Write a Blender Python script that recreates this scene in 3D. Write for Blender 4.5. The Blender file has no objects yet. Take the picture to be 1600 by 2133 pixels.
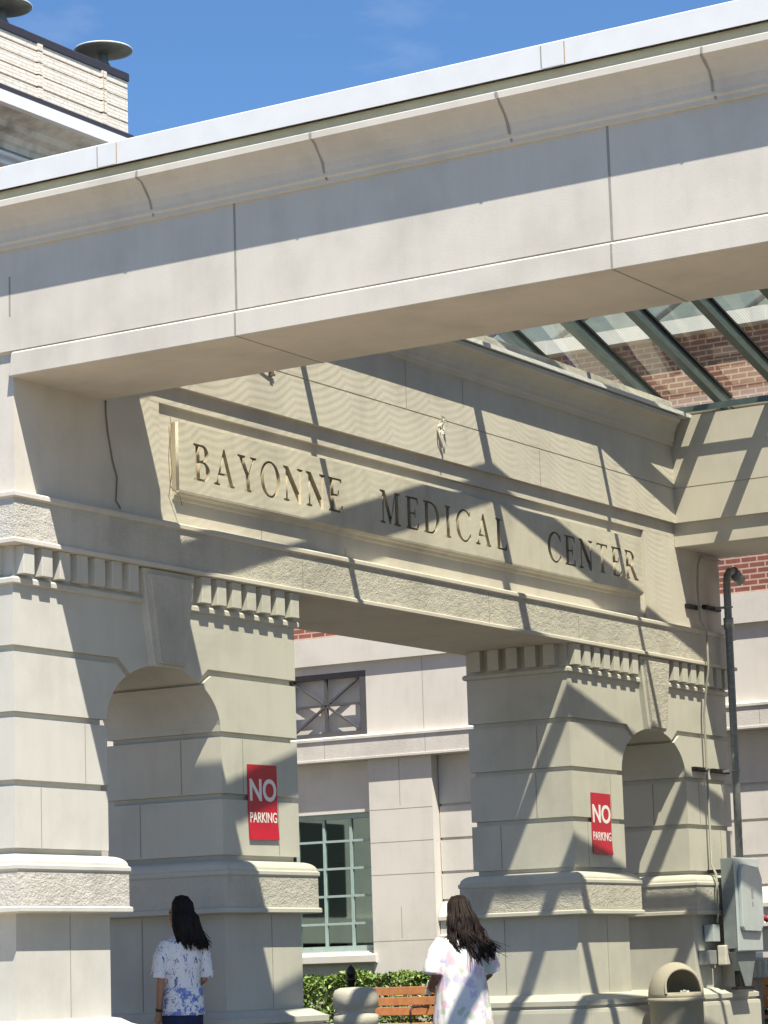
import bpy, bmesh, math, random
from mathutils import Vector, Matrix, noise
S = bpy.context.scene
COL = S.collection
R = math.radians
random.seed(7)

# ---------------------------------------------------------------- camera, sky, sun, exposure
cam_d = bpy.data.cameras.new('camera')
cam = bpy.data.objects.new('camera', cam_d)
COL.objects.link(cam)
cam_d.sensor_width = 36
cam_d.lens = 97.44
cam_d.clip_end = 2000
S.camera = cam
PITCH, ROLL, YAW = R(9.4612), R(-1.8218), R(-31.5125)
fw = Vector((math.sin(YAW)*math.cos(PITCH), math.cos(YAW)*math.cos(PITCH), math.sin(PITCH)))
rt = Vector((math.cos(YAW), -math.sin(YAW), 0))
up = rt.cross(fw)
r2 = rt*math.cos(ROLL) + up*math.sin(ROLL)
u2 = up*math.cos(ROLL) - rt*math.sin(ROLL)
M = Matrix((r2, u2, -fw)).transposed().to_4x4()
M.translation = Vector((12.7916, -15.6509, 1.05))
cam.matrix_world = M

SUNV = Vector((-0.45, 0.362, -1.0)).normalized()          # the way the sunlight travels
W = bpy.data.worlds.new('World'); S.world = W
W.use_nodes = True
wn, wl = W.node_tree.nodes, W.node_tree.links
bg = wn['Background']
sky = wn.new('ShaderNodeTexSky'); sky.sky_type = 'NISHITA'; sky.sun_disc = False
sky.sun_elevation = math.asin(-SUNV.z)
sky.sun_rotation = math.atan2(-SUNV.x, -SUNV.y)
sky.air_density = 1.0; sky.dust_density = 0.1; sky.ozone_density = 3.0
bg.inputs['Strength'].default_value = 0.071
# a few thin wisps of cloud
tc = wn.new('ShaderNodeTexCoord'); mp = wn.new('ShaderNodeMapping'); mp.inputs['Scale'].default_value = (5, 5, 14); mp.inputs['Location'].default_value = (1.3, .4, .9)
nz = wn.new('ShaderNodeTexNoise'); nz.inputs['Scale'].default_value = 1.6; nz.inputs['Detail'].default_value = 7; nz.inputs['Roughness'].default_value = .6
rp = wn.new('ShaderNodeValToRGB'); rp.color_ramp.elements[0].position = .56; rp.color_ramp.elements[1].position = .86
rp.color_ramp.elements[1].color = (.28, .28, .28, 1)
mx = wn.new('ShaderNodeMix'); mx.data_type = 'RGBA'; mx.inputs[7].default_value = (6.5, 7.2, 8.0, 1)
wl.new(tc.outputs['Generated'], mp.inputs['Vector']); wl.new(mp.outputs['Vector'], nz.inputs['Vector'])
wl.new(nz.outputs['Fac'], rp.inputs['Fac']); wl.new(rp.outputs['Color'], mx.inputs[0])
tn = wn.new('ShaderNodeMix'); tn.data_type = 'RGBA'; tn.blend_type = 'MULTIPLY'; tn.inputs[0].default_value = 1.0
tn.inputs[7].default_value = (.72, .97, 1.20, 1)
wl.new(sky.outputs['Color'], tn.inputs[6]); wl.new(tn.outputs[2], mx.inputs[6]); wl.new(mx.outputs[2], bg.inputs['Color'])

sun_d = bpy.data.lights.new('sun', 'SUN'); sun_d.energy = 5.0; sun_d.angle = R(0.38); sun_d.color = (1, .94, .85)
sun = bpy.data.objects.new('sun', sun_d); COL.objects.link(sun)
sun.rotation_euler = SUNV.to_track_quat('-Z', 'Y').to_euler()
sun.location = (20, -20, 30)
S.view_settings.view_transform = 'Standard'; S.view_settings.look = 'None'
S.view_settings.exposure = 0.88; S.view_settings.gamma = 1.0
S.cycles.max_bounces = 8; S.cycles.transparent_max_bounces = 12

# ---------------------------------------------------------------- materials
def newmat(name):
    m = bpy.data.materials.new(name); m.use_nodes = True
    return m, m.node_tree.nodes, m.node_tree.links, m.node_tree.nodes['Principled BSDF']
def obj_coord(n, l, scale=(1, 1, 1)):
    t = n.new('ShaderNodeNewGeometry'); mp = n.new('ShaderNodeMapping'); mp.inputs['Scale'].default_value = scale
    l.new(t.outputs['Position'], mp.inputs['Vector'])
    return mp.outputs['Vector']
def noise_n(n, l, vec, scale, detail=5, rough=.55):
    z = n.new('ShaderNodeTexNoise'); z.inputs['Scale'].default_value = scale
    z.inputs['Detail'].default_value = detail; z.inputs['Roughness'].default_value = rough
    l.new(vec, z.inputs['Vector']); return z
def ramp(n, l, fac, stops):
    r = n.new('ShaderNodeValToRGB'); e = r.color_ramp.elements
    while len(e) < len(stops): e.new(.5)
    for k, (p, c) in enumerate(stops):
        e[k].position = p; e[k].color = (c[0], c[1], c[2], 1) if not isinstance(c, (int, float)) else (c, c, c, 1)
    l.new(fac, r.inputs['Fac']); return r
def mixc(n, l, fac, a, b, mode='MIX'):
    m = n.new('ShaderNodeMix'); m.data_type = 'RGBA'; m.blend_type = mode
    for i, v in ((0, fac), (6, a), (7, b)):
        if isinstance(v, (int, float)): m.inputs[i].default_value = v
        elif isinstance(v, tuple): m.inputs[i].default_value = (v[0], v[1], v[2], 1)
        else: l.new(v, m.inputs[i])
    return m.outputs[2]
def bump(n, l, b, h, strength, dist):
    k = n.new('ShaderNodeBump'); k.inputs['Strength'].default_value = strength; k.inputs['Distance'].default_value = dist
    l.new(h, k.inputs['Height']); l.new(k.outputs['Normal'], b.inputs['Normal'])
def stucco(name, col, stain=.12, bscale=90, bstr=.25, bdist=.003, rough=.85, chip=False):
    m, n, l, b = newmat(name)
    v = obj_coord(n, l)
    vs = obj_coord(n, l, (2.2, 2.2, .35))
    big = noise_n(n, l, v, 1.3, 6, .6); st = noise_n(n, l, vs, 3.0, 5, .6); fine = noise_n(n, l, v, bscale, 3)
    dk = tuple(c*(1-stain*1.6) for c in col); lt = tuple(min(1, c*(1+stain*.45)) for c in col)
    c1 = ramp(n, l, big.outputs['Fac'], [(.3, dk), (.52, col), (.75, lt)])
    s = ramp(n, l, st.outputs['Fac'], [(.25, 1-stain*.7), (.55, 1.0)])
    c2 = mixc(n, l, 1.0, c1.outputs['Color'], s.outputs['Color'], 'MULTIPLY')
    f = ramp(n, l, fine.outputs['Fac'], [(.3, .93), (.7, 1.0)])
    c3 = mixc(n, l, 1.0, c2, f.outputs['Color'], 'MULTIPLY')
    l.new(c3, b.inputs['Base Color']); b.inputs['Roughness'].default_value = rough
    b.inputs['Specular IOR Level'].default_value = .25
    if chip:
        w = obj_coord(n, l, (1, 1, 1.4))
        a = noise_n(n, l, w, 44, 5, .65); a2 = noise_n(n, l, w, 14, 3, .5)
        ad = n.new('ShaderNodeMath'); ad.operation = 'ADD'
        l.new(a.outputs['Fac'], ad.inputs[0]); l.new(a2.outputs['Fac'], ad.inputs[1])
        bump(n, l, b, ad.outputs[0], 1.0, .013)
    else:
        bump(n, l, b, fine.outputs['Fac'], bstr, bdist)
    return m
def plain(name, col, rough=.5, metal=0.0, var=.1, scale=12, spec=.5):
    m, n, l, b = newmat(name)
    z = noise_n(n, l, obj_coord(n, l), scale, 4)
    c = ramp(n, l, z.outputs['Fac'], [(.3, tuple(x*(1-var) for x in col)), (.7, tuple(min(1, x*(1+var)) for x in col))])
    l.new(c.outputs['Color'], b.inputs['Base Color'])
    b.inputs['Roughness'].default_value = rough; b.inputs['Metallic'].default_value = metal
    b.inputs['Specular IOR Level'].default_value = spec
    return m
def bricks(name, c1, c2, mortar, bw, bh, ms, sc=1.0, rot=None):
    m, n, l, b = newmat(name)
    g = n.new('ShaderNodeNewGeometry'); sp = n.new('ShaderNodeSeparateXYZ'); cb = n.new('ShaderNodeCombineXYZ')
    l.new(g.outputs['Position'], sp.inputs[0])
    ad = n.new('ShaderNodeMath'); ad.operation = 'ADD'
    l.new(sp.outputs['X'], ad.inputs[0]); l.new(sp.outputs['Y'], ad.inputs[1])
    l.new(ad.outputs[0], cb.inputs['X']); l.new(sp.outputs['Z'], cb.inputs['Y'])
    br = n.new('ShaderNodeTexBrick'); l.new(cb.outputs[0], br.inputs['Vector'])
    br.inputs['Scale'].default_value = 1.0; br.inputs['Brick Width'].default_value = bw; br.inputs['Row Height'].default_value = bh
    br.inputs['Mortar Size'].default_value = ms; br.inputs['Mortar Smooth'].default_value = .2; br.inputs['Bias'].default_value = -.1
    br.inputs['Color1'].default_value = (*c1, 1); br.inputs['Color2'].default_value = (*c2, 1); br.inputs['Mortar'].default_value = (*mortar, 1)
    z = noise_n(n, l, obj_coord(n, l), 18, 4)
    f = ramp(n, l, z.outputs['Fac'], [(.25, .75), (.7, 1.0)])
    l.new(mixc(n, l, 1.0, br.outputs['Color'], f.outputs['Color'], 'MULTIPLY'), b.inputs['Base Color'])
    b.inputs['Roughness'].default_value = .85; b.inputs['Specular IOR Level'].default_value = .2
    iv = n.new('ShaderNodeMath'); iv.operation = 'SUBTRACT'; iv.inputs[0].default_value = 1; l.new(br.outputs['Fac'], iv.inputs[1])
    bump(n, l, b, iv.outputs[0], .6, .008)
    return m
def glassmat(name, tint, light_ripple=False, base_r=.04, edge=.9, dust=0, gloss_col=(1, 1, 1)):
    m = bpy.data.materials.new(name); m.use_nodes = True
    n, l = m.node_tree.nodes, m.node_tree.links
    n.remove(n['Principled BSDF']); out = n['Material Output']
    tr = n.new('ShaderNodeBsdfTransparent'); gl = n.new('ShaderNodeBsdfGlossy'); gl.inputs['Roughness'].default_value = .02
    gl.inputs['Color'].default_value = (*gloss_col, 1)
    lw_ = n.new('ShaderNodeLayerWeight'); lw_.inputs['Blend'].default_value = .5
    pw_ = n.new('ShaderNodeMath'); pw_.operation = 'POWER'; pw_.inputs[1].default_value = 3.0; l.new(lw_.outputs['Facing'], pw_.inputs[0])
    fr = n.new('ShaderNodeMath'); fr.operation = 'MULTIPLY_ADD'; fr.inputs[1].default_value = edge; fr.inputs[2].default_value = base_r; l.new(pw_.outputs[0], fr.inputs[0])
    mxs = n.new('ShaderNodeMixShader')
    l.new(fr.outputs[0], mxs.inputs[0]); l.new(tr.outputs[0], mxs.inputs[1]); l.new(gl.outputs[0], mxs.inputs[2]); l.new(mxs.outputs[0], out.inputs['Surface'])
    if dust:        # a film of dust on the sheet
        df = n.new('ShaderNodeBsdfDiffuse'); df.inputs['Color'].default_value = (.34, .35, .33, 1)
        m2 = n.new('ShaderNodeMixShader'); dz = noise_n(n, l, obj_coord(n, l, (1, .4, 1)), 3.5, 5, .65)
        dr_ = ramp(n, l, dz.outputs['Fac'], [(.3, dust*.4), (.75, dust*2.4)])
        l.new(dr_.outputs['Color'], m2.inputs[0]); l.new(mxs.outputs[0], m2.inputs[1]); l.new(df.outputs[0], m2.inputs[2]); l.new(m2.outputs[0], out.inputs['Surface'])
    if light_ripple:      # dark tint stripes in the glass, standing in for wavy caustic light on walls
        g = n.new('ShaderNodeNewGeometry'); sp = n.new('ShaderNodeSeparateXYZ'); l.new(g.outputs['Position'], sp.inputs[0])
        def mth(op, a, b=None):
            k = n.new('ShaderNodeMath'); k.operation = op
            for i, v in enumerate((a, b)):
                if v is None: continue
                if isinstance(v, (int, float)): k.inputs[i].default_value = v
                else: l.new(v, k.inputs[i])
            return k.outputs[0]
        nn = noise_n(n, l, g.outputs['Position'], .9, 2)
        ph = mth('MULTIPLY', mth('ABSOLUTE', mth('SINE', mth('ADD', mth('MULTIPLY', sp.outputs['Y'], math.pi/.70), mth('MULTIPLY', nn.outputs['Fac'], 3.4)))), -.034)
        u = mth('MULTIPLY', mth('ADD', sp.outputs['X'], ph), 2*math.pi/.029)
        s = mth('ADD', mth('MULTIPLY', mth('SINE', u), .5), .5)
        lo = tuple(c*.66 for c in tint)
        r = ramp(n, l, s, [(.0, lo), (.36, tint), (1.0, tint)])
        l.new(r.outputs['Color'], tr.inputs['Color'])
    else:
        tr.inputs['Color'].default_value = (*tint, 1)
    return m

WALL = (.615, .578, .505)
M_wall = stucco('painted_stucco', WALL, .09)
M_pier = stucco('painted_pier_stucco', (.56, .548, .485), .09)
M_rough = stucco('rock_faced_stucco', (.585, .56, .49), .14, chip=True)
M_panel = stucco('weathered_panel', (.60, .565, .475), .15, 60)
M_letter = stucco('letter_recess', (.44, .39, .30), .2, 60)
M_metal_white = plain('white_metal_flashing', (.70, .705, .70), .42, 0, .04, 5)
M_olive = stucco('olive_fascia', (.60, .56, .40), .12)
M_joint = plain('joint_sealant', (.30, .28, .24), .9)
M_stone = stucco('cast_limestone', (.63, .595, .53), .08)
M_stone_rough = stucco('textured_limestone', (.60, .565, .505), .12, 40, .5, .006)
M_brick = bricks('red_brick', (.29, .105, .075), (.20, .078, .06), (.50, .37, .30), .213, .0715, .011)
M_cream = bricks('cream_roman_brick', (.82, .76, .66), (.76, .70, .60), (.62, .56, .48), .30, .052, .007)
M_green = plain('green_aluminium', (.105, .14, .135), .38, .3, .12, 8)
M_dark = plain('black_rubber', (.02, .02, .02), .6)
M_glass = glassmat('skylight_glass', (.93, .925, .785), True, .04, .75, .035)
M_wglass = glassmat('window_glass', (.30, .42, .38), False, .30, .9, 0, (.60, .76, .70))
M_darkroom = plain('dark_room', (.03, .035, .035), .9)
M_room = plain('room_lining', (.28, .29, .27), .9)
M_frame_dark = plain('dark_window_metal', (.07, .07, .075), .5)
M_frame_green = plain('pale_green_aluminium', (.30, .39, .36), .4)
M_ground = plain('asphalt', (.07, .063, .054), .9, 0, .25, 30)
M_bounce_pave = stucco('bounce_paving', (.40, .33, .24), .14, 50)
M_galv = plain('galvanised_steel', (.36, .39, .41), .42, .55, .15, 9)
M_conduit = plain('dark_grey_conduit', (.23, .25, .255), .5, .3, .2, 20)
M_conduit_painted = plain('painted_conduit', (.33, .32, .28), .6)
M_boxgrey = plain('grey_enamel', (.50, .555, .58), .38, .1, .06, 6)
M_boxdark = plain('dark_grey_enamel', (.22, .25, .265), .5, .1, .1, 8)
M_red = plain('red_sign_enamel', (.50, .012, .035), .42, 0, .06, 6)
M_white = plain('white_vinyl', (.82, .81, .80), .5, 0, .03)
M_redh = plain('red_handle', (.38, .03, .05), .5)
M_coping_dark = plain('dark_bronze_coping', (.035, .03, .035), .5)
M_frieze = stucco('weathered_stone_cornice', (.60, .57, .50), .38, 20)
M_cap = plain('zinc_ventilator', (.20, .21, .18), .55, .2, .2, 4)
M_capwhite = plain('white_painted_rim', (.72, .73, .72), .5)
M_rust = plain('rust_streak', (.44, .30, .20), .9)
M_wood = plain('orange_stained_wood', (.42, .185, .07), .45, 0, .18, 14)
M_iron = plain('black_iron', (.015, .015, .016), .45, .3)
M_conc = stucco('exposed_concrete', (.54, .52, .46), .2, 70, .6, .005)
M_bin = stucco('pebbled_bin', (.40, .37, .30), .14, 110, .7, .006)
M_leaf = plain('hedge_leaves', (.115, .19, .03), .5, 0, .45, 9)
M_leaf2 = plain('pale_leaves', (.24, .32, .07), .5, 0, .3, 9)
M_twig = plain('twigs', (.08, .055, .03), .9)
M_cable = plain('brown_cable', (.17, .145, .115), .7)
M_skin = plain('tan_skin', (.36, .19, .12), .55, 0, .06, 25)
M_skin2 = plain('brown_skin', (.20, .095, .06), .5, 0, .06, 25)
M_hair = plain('black_hair', (.010, .008, .008), .62, 0, .3, 60, .25)
M_hair2 = plain('dark_brown_hair', (.020, .012, .011), .6, 0, .4, 60, .25)
M_navy = plain('navy_cotton', (.016, .022, .075), .9)
M_eye = plain('eye', (.02, .015, .01), .2)
M_backdrop = plain('backdrop_green', (.12, .15, .145), .5, 0, .2, 3)

def cloth(name, layers, base=(.78, .78, .80)):
    m, n, l, b = newmat(name)
    t = n.new('ShaderNodeTexCoord'); c = base
    for i, (sc, thr, col, stretch) in enumerate(layers):
        mp = n.new('ShaderNodeMapping'); mp.inputs['Scale'].default_value = stretch; mp.inputs['Location'].default_value = (i*3.1, i*1.7, i*.9)
        mp.inputs['Rotation'].default_value = (.3*i, .5, .4+i)
        l.new(t.outputs['Object'], mp.inputs['Vector'])
        z = noise_n(n, l, mp.outputs['Vector'], sc*1.6, 2)
        ad = mixc(n, l, .12, mp.outputs['Vector'], z.outputs['Color'])
        v = n.new('ShaderNodeTexVoronoi'); v.inputs['Scale'].default_value = sc
        l.new(ad, v.inputs['Vector'])
        r = ramp(n, l, v.outputs['Distance'], [(thr*.75, 1.0), (thr, 0.0)])
        c = mixc(n, l, r.outputs['Color'], c, col)
    l.new(c, b.inputs['Base Color']); b.inputs['Roughness'].default_value = .9; b.inputs['Specular IOR Level'].default_value = .1
    return m
M_scrub1 = cloth('white_scrub_blue_leaves', [(17, .30, (.12, .16, .34), (1.5, 1.5, .75)), (23, .24, (.25, .32, .50), (1.3, 1.3, .9))])
M_scrub1b = cloth('white_blue_floral', [(15, .50, (.20, .27, .55), (1, 1, 1)), (24, .36, (.10, .14, .38), (1, 1, 1))])
M_scrub2 = cloth('white_pastel_floral', [(7.5, .40, (.80, .60, .70), (1, 1, 1)), (6.5, .34, (.56, .61, .52), (1, 1, 1)), (8.5, .33, (.64, .59, .78), (1, 1, .8))], (.84, .82, .83))

# ---------------------------------------------------------------- mesh helpers
class MB:
    def __init__(s): s.v = []; s.f = []; s.mi = []; s.m = 0; s.sm = []; s.smooth = False
    def face(s, idx): s.f.append(tuple(idx)); s.mi.append(s.m); s.sm.append(s.smooth)
    def add(s, vs): k = len(s.v); s.v += [tuple(x) for x in vs]; return k
    def box(s, x0, x1, y0, y1, z0, z1):
        k = s.add([(x0,y0,z0),(x1,y0,z0),(x1,y1,z0),(x0,y1,z0),(x0,y0,z1),(x1,y0,z1),(x1,y1,z1),(x0,y1,z1)])
        for q in ((0,3,2,1),(4,5,6,7),(0,1,5,4),(1,2,6,5),(2,3,7,6),(3,0,4,7)): s.face([k+i for i in q])
        return s
    def ring(s, x0, x1, y0, y1, prof):
        """solid of stacked rectangles: prof = [(offset outwards, z), ...] from the bottom up"""
        ks = []
        for e, z in prof:
            ks.append(s.add([(x0-e,y0-e,z),(x1+e,y0-e,z),(x1+e,y1+e,z),(x0-e,y1+e,z)]))
        for a, b in zip(ks, ks[1:]):
            for i in range(4):
                j = (i+1) % 4; s.face([a+i, a+j, b+j, b+i])
        s.face([ks[0]+3, ks[0]+2, ks[0]+1, ks[0]]); s.face([ks[-1]+i for i in range(4)])
        return s
    def prism(s, poly, axis, a, b):
        """polygon in the two other axes, pushed along axis from a to b"""
        def P(u, v, t): return {0: (t,u,v), 1: (u,t,v), 2: (u,v,t)}[axis]
        k = s.add([P(u,v,a) for u,v in poly] + [P(u,v,b) for u,v in poly]); n = len(poly)
        for i in range(n): s.face([k+i, k+(i+1)%n, k+n+(i+1)%n, k+n+i])
        s.face([k+i for i in reversed(range(n))]); s.face([k+n+i for i in range(n)])
        return s
    def sweep(s, pts, axis):
        """closed section; every point (u, z, t0, t1) has its own ends along axis (0 or 1)"""
        def P(u, z, t): return (t,u,z) if axis == 0 else (u,t,z)
        n = len(pts)
        k = s.add([P(u,z,t0) for u,z,t0,t1 in pts] + [P(u,z,t1) for u,z,t0,t1 in pts])
        for i in range(n): s.face([k+i, k+(i+1)%n, k+n+(i+1)%n, k+n+i])
        s.face([k+i for i in reversed(range(n))]); s.face([k+n+i for i in range(n)])
        return s
    def tube(s, path, rad, seg=10, cap=True):
        path = [Vector(p) for p in path]; n = len(path)
        if not hasattr(rad, '__len__'): rad = [rad]*n
        rings = []; ref = None
        for i, p in enumerate(path):
            d = (path[min(i+1,n-1)] - path[max(i-1,0)]).normalized()
            if ref is None:
                ref = d.cross(Vector((0,0,1)))
                if ref.length < .1: ref = d.cross(Vector((1,0,0)))
            ref = (ref - d*ref.dot(d)).normalized(); o = d.cross(ref)
            rr = rad[i]; ra, rb = (rr if hasattr(rr,'__len__') else (rr, rr))
            rings.append(s.add([p + ref*(ra*math.cos(2*math.pi*j/seg)) + o*(rb*math.sin(2*math.pi*j/seg)) for j in range(seg)]))
        sm = s.smooth; s.smooth = True
        for a, b in zip(rings, rings[1:]):
            for j in range(seg): s.face([a+j, a+(j+1)%seg, b+(j+1)%seg, b+j])
        s.smooth = sm
        if cap:
            s.face([rings[0]+j for j in reversed(range(seg))]); s.face([rings[-1]+j for j in range(seg)])
        return s
    def lathe(s, cx, cy, prof, seg=32):
        rings = [s.add([(cx+r*math.cos(2*math.pi*j/seg), cy+r*math.sin(2*math.pi*j/seg), z) for j in range(seg)]) for r, z in prof]
        sm = s.smooth; s.smooth = True
        for a, b in zip(rings, rings[1:]):
            for j in range(seg): s.face([a+j, a+(j+1)%seg, b+(j+1)%seg, b+j])
        s.smooth = sm
        s.face([rings[0]+j for j in reversed(range(seg))]); s.face([rings[-1]+j for j in range(seg)])
        return s
    def build(s, name, mats, parent=None, bevel=0, loc=None):
        me = bpy.data.meshes.new(name); me.from_pydata(s.v, [], s.f)
        if not isinstance(mats, (list, tuple)): mats = [mats]
        for m in mats: me.materials.append(m)
        me.polygons.foreach_set('material_index', s.mi); me.polygons.foreach_set('use_smooth', s.sm)
        bm = bmesh.new(); bm.from_mesh(me); bmesh.ops.recalc_face_normals(bm, faces=bm.faces); bm.to_mesh(me); bm.free()
        me.update()
        o = bpy.data.objects.new(name, me); COL.objects.link(o)
        if parent: o.parent = parent
        if loc: o.location = loc
        if bevel:
            b = o.modifiers.new('bevel', 'BEVEL'); b.width = bevel; b.segments = 2; b.limit_method = 'ANGLE'; b.angle_limit = R(40)
        return o
def pieces(mb):
    """the loose pieces of a builder, each as a builder of its own"""
    par = list(range(len(mb.v)))
    def fd(i):
        while par[i] != i: par[i] = par[par[i]]; i = par[i]
        return i
    for f in mb.f:
        a = fd(f[0])
        for i in f[1:]: par[fd(i)] = a
    out = {}
    for f, m, sm in zip(mb.f, mb.mi, mb.sm):
        r = fd(f[0])
        if r not in out: out[r] = (MB(), {})
        b, mp = out[r]; q = []
        for i in f:
            if i not in mp: mp[i] = b.add([mb.v[i]])
            q.append(mp[i])
        b.m, b.smooth = m, sm; b.face(q)
    return [b for b, _ in out.values()]
def thing(name, label, cat, loc=(0,0,0), group=None, rz=0):
    o = bpy.data.objects.new(name, None); COL.objects.link(o); o.location = loc; o.rotation_euler.z = rz; o.empty_display_size = .2
    o['label'] = label; o['category'] = cat
    if group: o['group'] = group
    return o
def tag(o, label, cat, group=None):
    o['label'] = label; o['category'] = cat
    if group: o['group'] = group
    return o
def structure(o): o['kind'] = 'structure'; return o

# ---------------------------------------------------------------- ground
structure(MB().box(-300, 300, -300, 300, -.3, 0).build('ground', M_ground))
structure(MB().box(-9.5, 24, -6.5, -.2, 0.001, .004).build('bounce_pavement', M_bounce_pave))  # unseen strip, sized and coloured to bounce warm light onto the beam soffit

# ---------------------------------------------------------------- the canopy
LX0, LX1 = -1.15, 0.0            # left wall, outer and inner face
RX0, RX1 = 7.03, 8.18            # right wall
YF, YB = 0.0, 12.283             # front and back faces
PW, AW = 1.10, 1.50              # pier width, arch width
MODL = 2*PW + AW
ZSPR, ARISE = 3.017, .468
canopy = thing('entrance_canopy', 'cream stucco drive-through entrance canopy on arched piers with carved sign wall', 'canopy', (3.5, 6.1, 0))
def cpart(mb, name, mats, parent=None, bevel=0, loc=None):
    o = mb.build(name, mats, None, bevel)
    o.parent = parent or canopy
    # children keep their world place
    if parent is None: o.location = -Vector(canopy.location)
    if loc: o.location = Vector(loc) - (Vector(canopy.location) if parent is None else Vector((0,0,0)))
    return o

def arch_pts(n, grow=0.0, a0=0.0, a1=math.pi):
    a, b = AW/2+grow, ARISE+grow
    return [(MODL/2 - a*math.cos(a0+(a1-a0)*i/n), ZSPR + b*math.sin(a0+(a1-a0)*i/n)) for i in range(n+1)]
G = .038
def shaft_profile():
    p = [(0, .80), (0, 1.56)]
    p += [(.115,1.565),(.126,1.572),(.126,1.600),(.12,1.607),(.104,1.612),(.104,1.858),(.114,1.866),(.118,1.875),(.118,1.900),(.108,1.908)]
    for k in range(7):
        t = k/6*math.pi/2
        p.append((.106*math.cos(t)*.98, 1.910+.075*math.sin(t)))
    p += [(0,1.987),(-G,1.990),(-G,2.029)]
    for g in (2.520, 3.017):
        p += [(0, 2.031 if g < 2.6 else 2.522), (0, g-.046), (-G, g-.044), (-G, g-.001)]
    return p
def pier_module(name, y0, x0, x1, loc_only=None):
    mb = MB()
    for ya in (0, PW+AW):
        a, b = ya, ya+PW
        # base block, plinth, ledge and grooved courses
        mb.m = 0
        mb.ring(x0, x1, a, b, [(.16,.0),(.16,.62),(.155,.655),(.12,.665),(.12,.685),(.15,.69),(.15,.735),(.11,.75),(.05,.79),(.0,.80)])
        mb.ring(x0, x1, a, b, shaft_profile())
        mb.m = 2; mb.ring(x0, x1, a, b, [(.1065,1.615),(.1065,1.855)]); mb.m = 0
    # arch courses, pushed through the whole wall
    n = 20
    pts = arch_pts(n)
    aj = .85                                   # arch angle where the jogged groove meets the curve
    L1 = arch_pts(8, 0, 0, aj)
    jogA, jogB = (1.215, 3.452), (1.262, 3.502)
    for mir in (0, 1):
        f = (lambda p: (MODL-p[0], p[1])) if mir else (lambda p: p)
        poly = [(0,ZSPR),(0,3.452),jogA] + [tuple(q) for q in reversed(L1)]
        poly = [f(p) for p in poly]
        if mir: poly = poly[::-1]
        mb.prism(poly, 0, x0, x1)
    aj2 = aj+.085
    up = arch_pts(24, 0, aj2, math.pi-aj2)
    poly = [(0,3.502), jogB] + [tuple(q) for q in up] + [(MODL-jogB[0],3.502),(MODL,3.502),(MODL,3.945),(0,3.945)]
    mb.prism(poly, 0, x0, x1)
    core = [(G,ZSPR+.002)] + [(G,3.95),(MODL-G,3.95),(MODL-G,ZSPR+.002),(MODL-PW+G*.8,ZSPR+.002)] + [tuple(q) for q in reversed(arch_pts(n, G*.8))] + [(PW-G*.8,ZSPR+.002)]
    mb.prism(core, 0, x0+G, x1-G)
    mb.ring(x0, x1, 0, MODL, [(0,3.9455),(.012,3.946),(.032,3.955),(.032,3.985),(.02,4.0),(0,4.004),(0,4.2295)])
    # sealed upright joints in the courses, 2 mm proud
    mb.m = 1
    for ya, zs in ((.62, (.81,1.55)), (.30,(2.04,2.47)), (.83,(2.53,2.965)), (PW+AW+.80,(2.04,2.47)), (PW+AW+.30,(2.53,2.965)), (PW+AW+.66,(.81,1.55))):
        mb.box(x1-.01, x1+.002, ya-.004, ya+.004, zs[0], zs[1])
    for xa, zs in ((.33,(2.04,2.47)),(.75,(2.53,2.965)),(.33,(.81,1.55)),(.78,(3.03,3.44))):
        for yy in (0, PW+AW):
            mb.box(x0+xa-.004, x0+xa+.004, yy-.002, yy+.01, zs[0], zs[1])
    return cpart(mb, name, [M_pier, M_joint, M_rough], None, 0, (0, y0, 0))
def dentil_mb():
    mb = MB(); mb.box(-.005, .080, 0, .125, 4.018, 4.2285); return mb
def dentil_front_mb():
    mb = MB(); mb.box(0, .125, -.080, .005, 4.018, 4.2285); return mb
dm = dentil_mb().build('dentil', M_pier, None, .004); dfm = dentil_front_mb().build('dentil', M_pier, None, .004)
DM, DFM = dm, dfm
used = {'a': False, 'b': False}
def place_dentil(src, key, parent, loc):
    o = src if not used[key] else src.copy()
    if used[key]: COL.objects.link(o)
    used[key] = True
    o.parent = parent; o.location = loc
modules = []
for y0 in (0.0, YB-MODL):
    md = pier_module('arched_pier', y0, LX0, LX1); modules.append(md)
    for k in range(7):
        place_dentil(DM, 'a', md, (0, .03+.2125*k, 0)); place_dentil(DM, 'a', md, (0, MODL-.155-.2125*k, 0))
    for k in range(5):
        place_dentil(DFM, 'b', md, (LX0+.03+.2125*k+.05, 0, 0))
        if y0 == 0: continue
    # keystone, tapered
    ks = MB(); c = MODL/2
    def kpoly(w0, w1, z0, z1): return [(c-w0, z0), (c+w0, z0), (c+w1, z1), (c-w1, z1)]
    zb = ZSPR+ARISE-.02
    ks.prism(kpoly(.205,.345,zb,4.225), 0, -.02, .062)
    o = cpart(ks, 'keystone', [M_pier], md, .006)
    k2 = MB(); k2.prism(kpoly(.165,.285,zb+.02,4.18), 0, .055, .095)
    cpart(k2, 'keystone_face', [M_rough], md, .006)
# right wall: the same piers, out of the frame, that carry the beams
for y0, src in zip((0.0, YB-MODL), modules):
    o = src.copy(); COL.objects.link(o); o.parent = canopy; o.location = Vector((RX0-LX0, y0, 0)) - Vector(canopy.location)

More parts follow.
